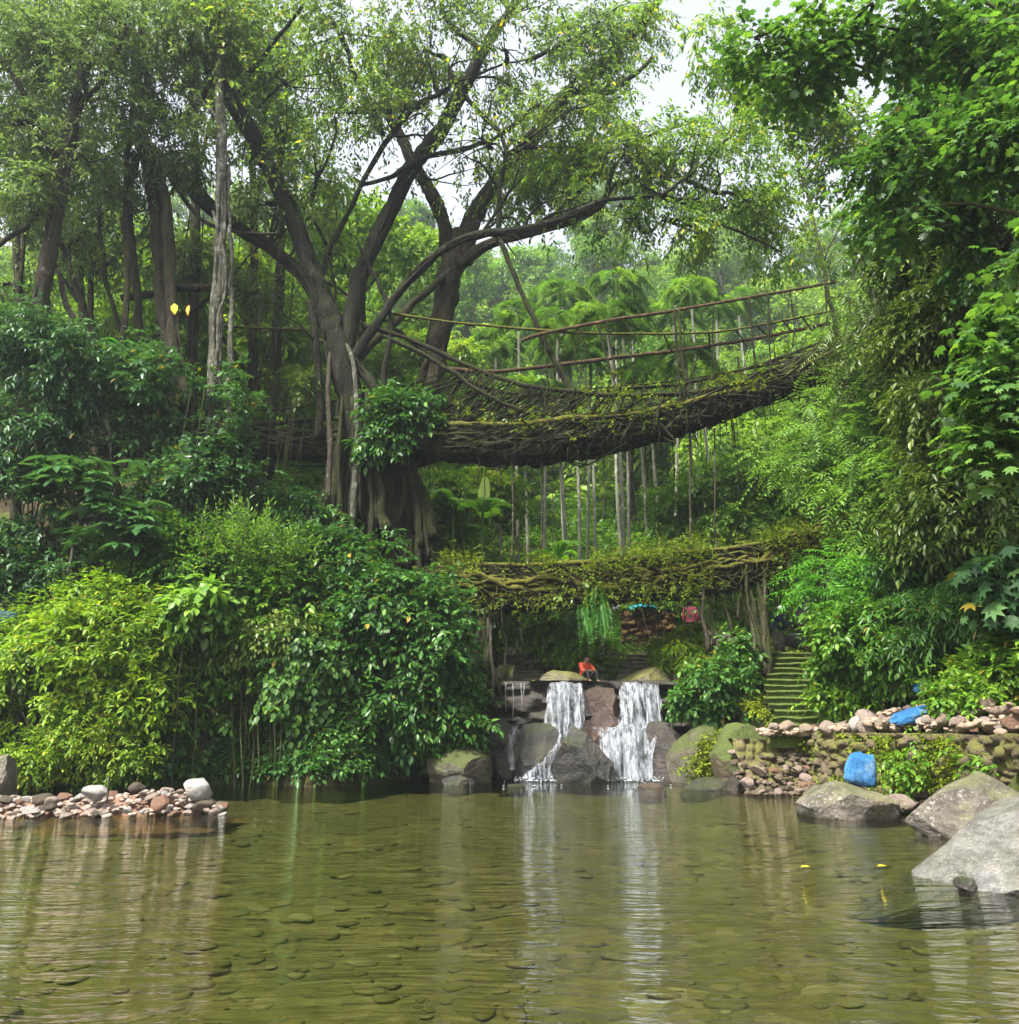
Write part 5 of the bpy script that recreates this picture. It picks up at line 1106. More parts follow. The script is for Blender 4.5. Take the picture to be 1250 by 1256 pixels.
STAND = dict(pel=(0, 0, .9), wai=(0, 0, 1.05), che=(0, .01, 1.3), nec=(0, 0, 1.46), hed=(0, -.01, 1.54), crn=(0, -.01, 1.64), shl=(.17, 0, 1.38), ell=(.24, .03, 1.12), wrl=(.22, -.06, .9), hal=(.21, -.08, .84), shr=(-.17, 0, 1.38), elr=(-.24, .03, 1.12), wrr=(-.22, -.06, .9), har=(-.21, -.08, .84),
             hil=(.09, 0, .86), knl=(.1, -.02, .48), anl=(.1, .02, .08), tol=(.11, -.13, .03), hir=(-.09, 0, .86), knr=(-.1, -.04, .48), anr=(-.1, 0, .08), tor=(-.11, -.15, .03))
SIT = dict(pel=(0, .08, .12), wai=(0, .07, .27), che=(0, -.02, .5), nec=(0, -.08, .64), hed=(0, -.13, .7), crn=(0, -.17, .79), shl=(.17, -.03, .57), ell=(.22, -.2, .36), wrl=(.08, -.34, .36), hal=(.03, -.38, .38), shr=(-.17, -.03, .57), elr=(-.22, -.2, .36), wrr=(-.08, -.34, .36), har=(-.03, -.38, .36),
           hil=(.1, .04, .12), knl=(.17, -.38, .36), anl=(.14, -.46, .06), tol=(.15, -.58, .03), hir=(-.1, .04, .12), knr=(-.17, -.36, .38), anr=(-.14, -.44, .06), tor=(-.15, -.56, .03))
WAL = dict(STAND, ell=(.26, -.08, 1.18), wrl=(.12, -.22, 1.2), hal=(.06, -.25, 1.24), knl=(.1, -.12, .5), anl=(.1, -.1, .08), tol=(.1, -.24, .03), knr=(-.1, .02, .48), anr=(-.1, .16, .1), tor=(-.1, .03, .03))
RED = plain('red_orange_cloth', (.55, .07, .035), .8); PINK = plain('pink_cloth', (.75, .12, .22), .8); BLK = plain('black_cloth', (.015, .015, .018), .8); NAVY = plain('dark_blue_cloth', (.03, .04, .09), .8); LIL = plain('pale_pink_cloth', (.55, .38, .45), .8); WHT = plain('white_cloth', (.65, .65, .65), .8)
p = P(718, 838, 25.75); person('person in a red orange top sitting hunched on the lip between the falls', p, .5, SIT, RED, BLK)
p = P(849, 796, 28.2); person('person in a bright pink top and black trousers standing on the ledge boulder', (p[0], p[1], p[2]), 2.9, STAND, PINK, BLK, long_hair=True)
p = P(956, 776, 27.); person('person in dark blue clothes and pale cap sitting by the stair head', p, .6, SIT, NAVY, NAVY, WHT)
p = P(999, 789, 25.6); person('person in a pale pink top walking beside the root strut at the stair head', p, .5, WAL, LIL, BLK)

# ------------------------------------------------------------------ palms, bananas
rng = np.random.default_rng(51)
def palm_meshes(seed, h, nf=10, fl=2.3, r=.085):
    rg = np.random.default_rng(seed); tr = MB()
    n = 26; z = np.linspace(-.6, h, n); rr = r*(1-.25*z/h)*(1+.06*(np.arange(n) % 2))
    tr.tube(np.stack([.12*np.sin(z*.35+seed), .1*np.cos(z*.3+seed), z], -1), rr, 10, bump=.08)
    top = np.array((.12*math.sin(h*.35+seed), .1*math.cos(h*.3+seed), h))
    tr.tube([top, top+(0, 0, .5), top+(0, 0, 1.)], [r*.95, r*.9, r*.4], 8, n=8, mat=1)
    cr = MB(); rg2 = rg
    for k in range(nf):
        a = k*2.4+rg.normal()*.2; up = rg.uniform(.1, 1.3); s = np.linspace(0, 1, 24); hh = np.array((math.cos(a), math.sin(a), 0))
        L = fl*rg.uniform(.8, 1.1); pts = top+(0, 0, .9)+hh*(s*L*.85)[:, None]+np.array((0, 0, 1.))*((up*s-(up*.75+.75)*s*s)*L*.9)[:, None]
        cr.tube(pts, np.linspace(.02, .005, 24), 4, tint=.6)
        T = unit(np.gradient(pts, axis=0)); sd = unit(np.cross(T, (0, 0, 1.))); t0 = rg.random()
        for sg in (1, -1):
            b = np.repeat(pts[3:], 2, 0)+np.tile([[0, 0, 0], [0, 0, .0]], (21, 1)); b[1::2] += T[3:]*.045
            d = np.repeat(T[3:]*.55+sd[3:]*sg-np.array((0, 0, .3)), 2, 0)+rg.normal(size=(42, 3))*.16
            nn = np.repeat(np.cross(sd[3:], T[3:]), 2, 0); nn = nn*np.sign(nn[:, 2:3]+1e-6)
            leaves(cr, b, d, nn, L*.3*np.repeat(np.sin(np.pi*np.clip(s[3:]*.82+.15, 0, 1)), 2)+.1, .026, np.clip(t0+rg.normal(size=42)*.1, 0, 1), T_SMALL)
    return tr, cr
PALMS = []
for k, h in enumerate((10.5, 12.5, 14.)):
    tr, cr = palm_meshes(k+1, h); a = tr.build('trunk', [BK['palm'], LM['palm']]); b_ = cr.build('crown', LM['palm']); PALMS.append([a, b_, h, True])
palm_spots = [(692, 36, 2, .95), (664, 34.5, 0, .9), (712, 38, 1, 1.), (722, 38.6, 2, 1), (730, 37.2, 1, .95), (766, 34, 1, 1.05), (773, 35.5, 2, .95), (806, 36, 0, 1.), (632, 37, 0, .95), (645, 40, 2, 1), (846, 33, 1, .9), (876, 37, 0, 1), (690, 44, 2, 1.15), (760, 45, 2, 1.2), (830, 46, 1, 1.2), (890, 48, 2, 1.1), (790, 50, 2, 1.1), (612, 44, 1, 1), (930, 52, 2, 1.1), (860, 42, 2, 1.1)]
for k, (px, Y, j, s_) in enumerate(palm_spots):
    x = P(px, 640, Y)[0]; z = float(H(x, Y)); lab = 'slim areca palm, bare ringed trunk rising behind the lower bridge' if k < 12 else 'areca palm with drooping fronds on the misty slope behind'
    t = empty('areca_palm', (x, Y, z), lab, 'palm tree', 'slim areca palms grouped behind the lower bridge' if k < 12 else 'areca palms on the misty slope')
    t.rotation_euler = (rng.normal()*.015, rng.normal()*.015, rng.uniform(0, 6.28)); t.scale = (s_,)*3
    A_ = PALMS[j]
    for q in (0, 1):
        o = A_[q] if A_[3] else A_[q].copy()
        if not A_[3]: COL.objects.link(o)
        o.parent = t
    A_[3] = False
def banana(label, px, py, Y, n, L, W, stem_h, seed, white=0):
    rg = np.random.default_rng(seed); c = P(px, py, Y); stem_h = c[2]-float(H(c[0], Y))+.1; t = empty('banana_plant', c-(0, 0, stem_h), label, 'banana plant')
    st = MB(); st.tube([c-(0, 0, stem_h), c-(0, 0, stem_h*.5), c+(0, 0, .1)], [.1, .08, .05], 9, n=8, bump=.1); child(st, 'stem', LM['pinn'], t)
    lf_ = MB()
    for k in range(n):
        a = k*2.4+seed if k >= white else -1.45; h = np.array((math.cos(a), math.sin(a), 0)); s = np.linspace(0, 1, 16); up = rg.uniform(.9, 2.2) if k >= white else 1.35; l = L*rg.uniform(.8, 1.1)
        pts = c+h*(s*l*.75)[:, None]+np.array((0, 0, 1.))*((up*s-(up*.7+.2)*s*s*(k >= white))*l*.6)[:, None]
        w = W*(.75 if k < white else 1)*np.sin(np.pi*np.clip(s*.97-.02, .02, 1))**.55*(s > .12); sd = np.array((-h[1], h[0], 0))
        V = np.stack([pts-sd*w[:, None]+(0, 0, .05)*1, pts-sd*w[:, None]*.5+(0, 0, .06), pts, pts+sd*w[:, None]*.5+(0, 0, .06), pts+sd*w[:, None]+(0, 0, .05)], 1)
        V[:, [0, 4], 2] -= .12*np.abs(np.sin(s*20+k))[:, None]*W*2
        lf_.grid(V, tint=1. if k < white else rg.uniform(0, .85)); lf_.tube(pts, np.linspace(.022, .006, 16), 5, tint=.8)
    child(lf_, 'leaves', LM['banana'], t)
banana('banana plant with one pale upright leaf, left of the palms between both bridges', 592, 630, 30.5, 8, 1.7, .3, 2.4, 3, 1)
banana('small banana plant with upright green leaves seen just over the lower bridge', 684, 688, 29, 9, 1.5, .17, 1.4, 5)
banana('broad leaved banana plant in bright light beside the root pillar', 556, 625, 32, 8, 1.6, .34, 2.4, 8)
banana('dim banana plant leaning left behind the root pillar', 570, 660, 33.5, 7, 1.6, .3, 2, 12)

# ------------------------------------------------------------------ right bank
rng = np.random.default_rng(61)
B_ = dict(k=7, sl=.3, L=.15, W=.07, droop=.35)
shrub('fresh green bush halfway up the slope right of the stairs', [(1090, 775, 18.6, 65, 50, 1.1), (1040, 820, 19.3, 40, 40, .8), (1130, 810, 17.6, 45, 40, .9)], 'mid', 4600, seed=21, thr=.4, k=7, sl=.26, L=.15, W=.085, droop=.4)
shrub('bright low bush above the rubble at the right edge', [(1225, 830, 15, 45, 38, .9), (1190, 855, 15., 40, 22, .7), (1262, 800, 14.8, 40, 40, .9)], 'mid', 2800, tint=.75, seed=22, thr=.38, k=7, sl=.22, L=.12, W=.07, droop=.35)
shrub('narrow leaved dark green bush over the slope at the right', [(1170, 760, 17, 70, 45, 1.1), (1110, 725, 18, 50, 40, 1), (1225, 750, 16, 45, 45, 1)], 'dark', 3600, seed=23, thr=.42, k=8, sl=.32, L=.2, W=.05, droop=.5)
shrub('low yellowish weeds along the slope foot beside the stairs', [(1040, 862, 19.6, 36, 20, .6), (1075, 845, 19, 42, 26, .7), (1020, 846, 20, 20, 24, .5)], 'mid', 2200, tint=.8, seed=24, thr=.4, k=6, sl=.2, L=.12, W=.06, droop=.4)
shrub('leafy green bush on the mound right of the falls', [(882, 838, 23., 38, 28, .8), (850, 856, 23.2, 26, 18, .6), (905, 806, 23.3, 22, 26, .6), (892, 868, 22.8, 34, 18, .6)], 'dark', 2200, tint=.65, seed=25, thr=.42, k=6, sl=.26, L=.17, W=.1, droop=.4)
shrub('green mossy herbs on the mound left of the stair foot', [(890, 925, 21.9, 42, 16, .5), (905, 905, 22, 20, 14, .5), (875, 942, 21.7, 34, 10, .4)], 'moss', 1500, tint=.5, seed=26, thr=.38, k=6, sl=.1, L=.08, W=.05, droop=.2, stems=False)
shrub('yellow tufted grass dome above the rocky knoll', [(840, 795, 25.9, 26, 22, .6), (820, 800, 25.9, 18, 14, .4)], 'bright', 1500, tint=.55, seed=27, thr=.25, name='grass_tuft', cat='grass tuft', k=8, sl=.14, L=.3, W=.02, droop=.7, tm=T_SMALL, outw=1.2)
shrub('light feathery bush above the terrace stones under the lower bridge', [(690, 785, 26.8, 32, 28, .6), (665, 775, 27, 26, 22, .5), (712, 800, 26.6, 16, 22, .4)], 'mid', 1700, tint=.8, seed=28, thr=.35, k=6, sl=.2, L=.13, W=.06, droop=.5)
shrub('green bush on the terrace above the turquoise sheet', [(800, 742, 30.6, 34, 12, .6), (838, 745, 30.8, 22, 12, .5)], 'mid', 900, tint=.6, seed=29, thr=.3, k=6, sl=.24, L=.15, W=.07, droop=.4)
shrub('weeds left of the root column on the ledge', [(575, 800, 25.4, 16, 34, .4), (580, 840, 25, 14, 20, .3), (610, 770, 26.5, 30, 18, .5)], 'bright', 900, tint=.3, seed=30, thr=.35, k=6, sl=.2, L=.12, W=.07, droop=.5)
shrub('dark ferny foliage under the lower bridge at the back', [(620, 760, 28.6, 40, 14, .5), (700, 758, 28.8, 50, 12, .5), (560, 770, 27.4, 24, 30, .5)], 'dark', 1400, seed=32, thr=.35, k=6, sl=.22, L=.14, W=.06, droop=.5)
shrub('pale green thicket on the slope between both bridges, right of the palms', [(900, 600, 31.5, 70, 40, 1.6), (960, 590, 31, 50, 40, 1.4), (840, 625, 32.5, 50, 36, 1.2), (920, 640, 30.5, 60, 26, 1.2)], 'pinn', 3200, seed=33, thr=.4, k=7, sl=.4, L=.22, W=.1, droop=.4)
shrub('lime green thicket lit behind the root pillar between both bridges', [(548, 605, 33, 32, 36, 1.2), (540, 650, 33, 30, 40, 1.2), (600, 610, 35, 40, 36, 1.2)], 'bright', 2600, tint=.45, seed=34, thr=.38, k=6, sl=.36, L=.24, W=.12, droop=.4)
shrub('yellow green climber clinging to the right limb of the brown fig tree', [(690, 205, 27.2, 42, 34, .9), (650, 225, 27.2, 24, 26, .6), (720, 190, 27.2, 30, 24, .7)], 'bright', 1100, seed=35, thr=.38, ground=14., stems=False, name='climber', cat='climber', k=6, sl=.3, L=.2, W=.11, droop=.5)
def feather(label, base, limbs, blobs, leaf, n, k=16, L=.17, W=.055, sl=.9, seed=1, droop=.35, bark='pale', thr=.35, tint=.5):
    t = empty('feather_leaved_tree', base, label, 'tree'); rg = np.random.default_rng(seed); tr = MB(); nd = [limb(tr, q, 8, seed=seed+i) for i, q in enumerate(limbs)]
    b = [pxblob(*q) for q in blobs]; reach(rg, tr, np.vstack(nd), b, 6, .04); child(tr, 'trunk', BK[bark], t)
    mb = MB(); tw = MB(); p, o, i = blob_pts(rg, b, n, .4); kp = clump(p, .8, thr, seed); o[:, 2] *= .4; o[:, 1] -= .25
    sprays(rg, mb, p[kp], o[kp], k=k, sl=sl, L=L, W=W, mode='pinn', droop=droop, tint=(tint+.5*(noise(p, .8, seed)-.5))[kp], tj=.08, twig=tw, tr=.008, outw=1.)
    child(mb, 'crown', LM[leaf], t); child(tw, 'leaf_stalks', BK['stem'], t); return t
feather('pale feather leaved tree leaning over the right end of both bridges', P(1130, 740, 20.5), [[(1150, 760, 20.5, 9), (1130, 680, 20.6, 8), (1100, 600, 20.8, 7), (1060, 540, 21, 5), (1020, 510, 21.4, 3)], [(1110, 620, 20.7, 5), (1060, 610, 20.6, 4), (1000, 625, 20.6, 2.5)], [(1120, 660, 20.6, 5), (1110, 560, 20.4, 5), (1100, 480, 20.6, 4), (1080, 430, 20.8, 3)]],
        [(1040, 530, 21., 75, 40, 1.3), (980, 560, 21.8, 50, 30, 1.), (1090, 480, 20.6, 60, 45, 1.2), (1050, 600, 20.8, 50, 32, 1.1), (1080, 590, 20.3, 70, 55, 1.3), (1085, 660, 20.2, 45, 30, 1)], 'pinn', 1500, seed=4)
feather('low feather leaved sapling whose fronds arch over the stair head', P(1090, 780, 20), [[(1100, 790, 20, 5), (1080, 730, 20, 4), (1050, 690, 20, 3), (1010, 690, 20, 2)]],
        [(1050, 690, 20., 50, 26, .8), (1010, 720, 20.2, 45, 22, .7), (1080, 740, 19.6, 45, 30, .8), (1050, 740, 19.8, 36, 28, .6)], 'fern', 420, seed=6, tint=.7, L=.2, W=.055, sl=.9)
feather('olive feather leaved tree with drooping sprays above the right bridge end', P(1160, 560, 19.5), [[(1180, 640, 19.5, 9), (1160, 540, 19.6, 8), (1120, 450, 19.8, 6), (1080, 380, 20, 4), (1050, 320, 20.2, 3)], [(1150, 510, 19.6, 6), (1160, 400, 19.4, 5), (1150, 330, 19.4, 3)]],
        [(1070, 400, 20.2, 60, 55, 1.1), (1050, 330, 20.6, 28, 50, .8), (1110, 440, 19.6, 70, 50, 1.2), (1140, 380, 19.4, 70, 60, 1.2), (1060, 450, 20.4, 44, 30, .8)], 'olive', 1300, seed=8, L=.15, W=.045, sl=.7, droop=.8)
T_ = dict(k=7, sl=.4, droop=.5)
tree('dense dark green tree filling the right side of the gorge', P(1230, 760, 17), [[(1240, 800, 17, 18), (1225, 700, 17, 15), (1205, 600, 17, 13), (1190, 500, 17, 11), (1180, 400, 17, 9), (1170, 300, 17, 7), (1160, 200, 17, 5)], [(1215, 650, 17, 8), (1170, 580, 16.8, 6), (1120, 540, 16.6, 4)], [(1195, 520, 17, 8), (1240, 430, 16.6, 6), (1280, 360, 16.2, 5)], [(1180, 400, 17, 6), (1130, 340, 17, 4), (1095, 300, 17, 3)]],
     [(1180, 620, 16.8, 80, 70, 1.5), (1230, 680, 16.4, 60, 60, 1.3), (1160, 500, 17.2, 70, 60, 1.4), (1230, 540, 16.6, 70, 80, 1.5), (1150, 400, 17.6, 70, 60, 1.4), (1220, 380, 17, 70, 80, 1.6), (1130, 300, 17.6, 65, 60, 1.4), (1200, 260, 17, 70, 70, 1.6), (1130, 650, 17.6, 50, 40, 1)], 'fig', 'olive', 12500, thr=.41, nsub=8, L=.19, W=.07, **T_)
tree('tall green tree at the right edge hanging leaves across the sky gap', P(1260, 620, 13.5), [[(1300, 720, 13.5, 16), (1290, 520, 13.6, 15), (1275, 350, 13.6, 13), (1255, 200, 13.6, 11), (1240, 80, 13.6, 8), (1230, -30, 13.6, 6)], [(1262, 250, 13.6, 8), (1200, 170, 13.4, 6), (1130, 120, 13.2, 5), (1050, 80, 13, 3.5), (980, 55, 12.9, 2)], [(1268, 310, 13.6, 7), (1200, 260, 13.6, 5), (1130, 230, 13.6, 3)], [(1245, 110, 13.6, 6), (1190, 40, 13.2, 4), (1130, -10, 13, 3)]],
     [(1180, 200, 13.8, 75, 60, 1.2), (1200, 80, 13.6, 80, 70, 1.4), (1110, 240, 14, 50, 45, .9), (1230, 300, 13.6, 60, 60, 1.1), (1130, 160, 13.8, 50, 40, .9)], 'fig2', 'dark', 4300, tint=.6, thr=.42, nsub=9, L=.17, W=.08, **T_)
def lobes(label, base, limbs, blobs, n, L, seed=1, leaf='near', name='tree', thr=.3, tint=.5, droop=.45):
    t = empty(name, base, label, 'tree'); rg = np.random.default_rng(seed); tr = MB(); nd = [limb(tr, q, 8, seed=seed+i) for i, q in enumerate(limbs)]
    b = [pxblob(*q) for q in blobs]; reach(rg, tr, np.vstack(nd), b, 7, .03); child(tr, 'trunk', BK['stem'], t)
    mb = MB(); tw = MB(); p, o, i = blob_pts(rg, b, n, .45); kp = clump(p, 1., thr, seed)
    sprays(rg, mb, p[kp], o[kp]*np.array((1, 1, .5)), k=5, sl=.42, L=L, W=L*1.05, mode='alt', droop=droop, tint=(tint+.6*(noise(p, 1., seed)-.5))[kp], tm=T_LOBED, twig=tw, tr=.006)
    child(mb, 'crown', LM[leaf], t); child(tw, 'leaf_stalks', BK['stem'], t)
lobes('near lobed leaf tree whose bright sprays fill the top right corner', P(1300, 400, 10.5), [[(1330, 500, 10.5, 16), (1310, 300, 10.6, 14), (1290, 120, 10.8, 11), (1270, -20, 11, 8)], [(1300, 180, 10.7, 8), (1230, 100, 10.8, 6), (1150, 50, 10.9, 4), (1060, 30, 11, 3), (960, 30, 11.2, 1.5)], [(1290, 110, 10.8, 6), (1230, 20, 10.9, 4), (1150, -30, 11, 3)]],
      [(1010, 50, 11.2, 50, 28, .7), (930, 50, 11.4, 36, 26, .6), (1120, 30, 11, 70, 34, .9), (1210, 60, 10.8, 55, 45, .9), (1190, 170, 10.9, 60, 40, .8), (1090, 190, 11.2, 45, 36, .7), (1090, 260, 11.4, 34, 40, .6), (1240, 160, 10.6, 40, 60, .8), (980, 95, 11.4, 40, 24, .5)], 1500, .13, 3)
lobes('low lobed leaf branch reaching in at the right edge above the dark hollow', P(1290, 640, 10), [[(1310, 700, 10, 9), (1290, 560, 10, 7), (1270, 440, 10, 5), (1240, 400, 10, 3)], [(1285, 530, 10, 4), (1230, 490, 10, 3), (1190, 480, 10, 2)]],
      [(1225, 470, 10, 44, 40, .6), (1235, 390, 10, 34, 36, .5), (1215, 540, 10.1, 30, 26, .4), (1250, 320, 10, 30, 40, .5)], 520, .155, 7, tint=.6)
lobes('shaded broad leaved plant at the dark foot of the right trees', P(1235, 760, 14.5), [[(1245, 790, 14.5, 4), (1235, 730, 14.5, 3), (1225, 690, 14.4, 2)]], [(1225, 705, 14.4, 34, 40, .5)], 60, .3, 9, leaf='blue', name='sapling', tint=.4, droop=.8)
# ------------------------------------------------------------------ sparse leaf sprays that hang across the sky gap, part of a slender tree behind
tree('slender sparse tree silhouetted against the sky gap', P(1010, 470, 27), [[(1040, 470, 27, 6), (1020, 380, 27, 5), (1005, 300, 27, 4), (985, 220, 27, 3), (960, 140, 27, 2), (930, 80, 27, 1.5)], [(985, 220, 27, 2), (1010, 160, 26.8, 1.5), (1040, 100, 26.6, 1)], [(1010, 320, 27, 2), (1040, 250, 26.6, 1.5), (1050, 180, 26.4, 1)]],
     [(930, 110, 27, 60, 45, 1.4), (1000, 140, 26.8, 50, 50, 1.4), (1010, 220, 27, 36, 45, 1), (1040, 60, 26.4, 60, 50, 1.2), (870, 60, 27, 40, 50, 1), (1040, 170, 26.6, 30, 40, 1)], 'stem', 'figlit', 1900, thr=.42, nsub=8, r0=.03, L=.22, W=.1, **T_)

# ------------------------------------------------------------------ forest on the slope behind (a few crown shapes shared by many trees)
rng = np.random.default_rng(71)
PROTO = []
for k in range(6):
    rg = np.random.default_rng(300+k); h = (8, 9.5, 11, 7, 12, 9)[k]; tr = MB()
    ends = []
    tr.tube([(0, 0, -1), (.2, .1, h*.35), (-.1, .2, h*.7), (.1, 0, h*.95)], [.26, .2, .13, .05], 9, n=16, bump=.2, wob=.1, seed=k)
    for q in range(9):
        z0 = h*rg.uniform(.35, .85); a = q*2.4; L = h*.3*rg.uniform(.7, 1.2); e = np.array((math.cos(a)*L, math.sin(a)*L, z0+L*rg.uniform(.3, .8))); ends.append(e)
        tr.tube([(0, .1, z0), e*(.5, .5, 1)-(0, 0, .1), e], [.09, .06, .025], 6, n=8, wob=.1, seed=q)
    bl = [(*e, h*.17*rg.uniform(.7, 1.3), h*.17*rg.uniform(.7, 1.3), h*.11*rg.uniform(.8, 1.3)) for e in ends]+[(0, 0, h*.95, h*.16, h*.16, h*.12)]
    mb = MB(); p, o, i = blob_pts(rg, bl, 2400, .4); kp = clump(p, .7, .42, k)
    sprays(rg, mb, p[kp], o[kp], k=6, sl=.5, L=.3, W=.15, droop=.5, tint=(.5+.6*(noise(p, .6, k)-.5))[kp], tm=T_SMALL)
    leafm = ('hill', 'mid', 'hill', 'pinn', 'hill', 'figlit')[k]
    PROTO.append([tr.build('trunk', BK['pale' if k % 2 else 'fig2']), mb.build('crown', LM[leafm]), True, ['tree with yellow green crown on the slope far behind the bridges', 'mid green leafy tree on the slope far behind the bridges', 'tree with yellow green crown on the slope far behind the bridges', 'pale green leafy tree on the slope far behind the bridges', 'tall yellow green tree on the slope far behind the bridges', 'grey green leafy tree on the slope far behind the bridges'][k]])
spots = []
tries = 0
while len(spots) < 130 and tries < 6000:
    tries += 1
    Y = 33+85*rng.random()**1.25; x = rng.uniform(-.72, .72)*Y*1.02
    if Y < 50 and -3 < x < 13: continue
    if Y < 38 and x > 11: continue
    d = 2.2+.035*Y
    if any((x-a)**2+(Y-b_)**2 < d*d for a, b_ in spots): continue
    spots.append((x, Y))
for x, Y in spots:
    k = int(rng.integers(0, 6)); A_ = PROTO[k]; s_ = rng.uniform(.8, 1.25)*(1 if Y < 70 else 1.25)
    t = empty('tree', (x, Y, float(H(x, Y))-.2), A_[3], 'tree', 'trees on the slope far behind the bridges: '+A_[3].split(' on ')[0]); t.rotation_euler = (0, 0, rng.uniform(0, 6.28)); t.scale = (s_, s_, s_)
    for q in (0, 1):
        o = A_[q] if A_[2] else A_[q].copy()
        if not A_[2]: COL.objects.link(o)
        o.parent = t
    A_[2] = False

# ------------------------------------------------------------------ ferns and ground cover
rng = np.random.default_rng(81)
FM = None
def fern_mesh():
    mb = MB(); n = 11; a = np.linspace(0, 6.28, n, endpoint=False)+rng.normal(size=n)*.2
    o = np.stack([np.cos(a), np.sin(a), .5+rng.random(n)*.6], -1)
    sprays(rng, mb, np.zeros((n, 3)), o, k=26, sl=.75, L=.17, W=.045, mode='pinn', droop=.55, tint=.5, tj=.1, tm=T_SMALL, outw=3.5)
    return mb.build('fern', LM['fern'])
f0 = fern_mesh(); first = True
fs = [(x, y) for x, y in zip(rng.uniform(8.2, 11.5, 40), rng.uniform(13.5, 20, 40)) if x-xwall(y) > 1.6][:16]+[(x, y) for x, y in zip(rng.uniform(-2.5, 9, 26), rng.uniform(28, 38, 26))]+[(x, y) for x, y in zip(rng.uniform(-12, -2, 14), rng.uniform(24, 30, 14))]
for x, y in fs:
    o = f0 if first else f0.copy()
    if not first: COL.objects.link(o)
    first = False; s_ = rng.uniform(.7, 1.3); o.location = (x, y, float(H(x, y))+.02); o.scale = (s_,)*3; o.rotation_euler = (rng.normal()*.2, rng.normal()*.2, rng.uniform(0, 6.28))
    if x > 8.1 and y < 21: prop(o, 'green fern growing on the slope above the right wall', 'fern', 'ferns on the right slope')
    elif y >= 28 and x > -2.6: prop(o, 'green fern growing behind the falls below the palms', 'fern', 'ferns behind the falls')
    else: prop(o, 'green fern in the shade on top of the left bank', 'fern', 'ferns on the left bank')
# fern curtain hanging from the lower bridge
mb = MB(); n = 40; px = rng.uniform(710, 745, n); pts = np.array([P(a, rng.uniform(716, 748) if a < 800 else rng.uniform(700, 725), 24.6+rng.normal()*.15) for a in px])
sprays(rng, mb, pts, np.tile([0, -.3, -1.], (n, 1))+rng.normal(size=(n, 3))*.3, k=30, sl=.7, L=.15, W=.035, mode='pinn', droop=.9, tint=.6, tj=.1, tm=T_SMALL, outw=2)
prop(mb.build('fern', LM['fern']), 'long green fern curtain hanging under the lower root bridge', 'fern')
def cover(n, fx, leaf, L, W, k=6, sl=.16, tm=T_SMALL, up=.5, name='ground_cover', thr=.3, f=.9, off=.05, tint=.5):
    xy = fx(n); z = H(xy[:, 0], xy[:, 1]); p = np.c_[xy, z+off+rng.random(len(xy))*sl*.6]
    kp = clump(p, f, thr, 3); p = p[kp]; mb = MB()
    sprays(rng, mb, p, unit(rng.normal(size=p.shape)*(1, 1, .4)+(0, -.3, up)), k=k, sl=sl, L=L, W=W, droop=.3, tint=tint+.5*(noise(p, .8, 4)-.5), tm=tm)
    prop(mb.build(name, LM[leaf]), kind='stuff')
def rect(x0, x1, y0, y1): return lambda n: np.c_[rng.uniform(x0, x1, n), rng.uniform(y0, y1, n)]
def slope_r(n):
    y = rng.uniform(11, 24.5, n); x = xwall(y)+2.1+6*rng.random(n)**1.2; return np.c_[x, y]
cover(15000, slope_r, 'mid', .12, .065, thr=.34, off=.03, tint=.65)
cover(9000, slope_r, 'bright', .08, .05, thr=.46, f=.5, off=.02, tint=.3)
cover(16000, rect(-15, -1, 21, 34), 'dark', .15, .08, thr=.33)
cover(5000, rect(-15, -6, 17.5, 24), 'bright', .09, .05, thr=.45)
cover(3500, rect(-2.5, 12, 25.5, 31), 'mid', .13, .07, thr=.5, tint=.7)
cover(9000, rect(-2.5, 12, 31, 38), 'mid', .13, .07, thr=.42)
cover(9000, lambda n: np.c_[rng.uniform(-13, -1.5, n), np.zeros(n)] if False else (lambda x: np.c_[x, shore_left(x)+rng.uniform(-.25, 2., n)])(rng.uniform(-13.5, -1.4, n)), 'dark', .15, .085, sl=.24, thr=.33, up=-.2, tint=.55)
cover(26000, rect(-26, 30, 34, 62), 'mid', .3, .16, sl=.5, thr=.3, off=.2)
cover(22000, rect(-75, 75, 58, 128), 'hill', .7, .4, sl=1., thr=.25, off=.5)
cover(9000, rect(4.6, 9.2, 18.8, 25.4), 'moss', .09, .05, thr=.25, off=.02, tint=.55)
# moss on the right wall face, and the little plants rooted in it
n = 3600; yw = rng.uniform(11.5, 20.5, n); zw = rng.uniform(.15, 1.3, n); p = np.c_[xwall(yw)-.22+.1*zw, yw, zw]; kp = clump(p, 1.1, .47, 12)
mb = MB(); sprays(rng, mb, p[kp], unit(np.array((-1, -.4, .1))+rng.normal(size=p[kp].shape)*.4), k=5, sl=.07, L=.06, W=.04, droop=.3, tint=.5, tm=T_SMALL); prop(mb.build('moss', LM['moss']), kind='stuff')
for lab_, px, py, Y, n, L in (('bright leafy weed low on the mossy right wall', 1142, 952, 15.2, 26, .12), ('pale leafy weed spilling down the mossy right wall', 1110, 940, 15.8, 34, .1), ('green herb on the mossy wall beside the peaked boulder', 1222, 944, 13.3, 30, .12), ('green weed near the top of the mossy right wall', 1165, 925, 14.8, 22, .1)):
    xw = float(xwall(Y))-.3; c = np.array((xw, Y, P(px, py, Y)[2])); mb = MB(); q = c+rng.normal(size=(n, 3))*(.1, .22, .16)
    sprays(rng, mb, q, np.tile([-.6, -.5, .3], (n, 1))+rng.normal(size=(n, 3))*.3, k=5, sl=.16, L=L, W=L*.6, droop=.4, tint=.7); prop(mb.build('weed', LM['mid']), lab_, 'weed')
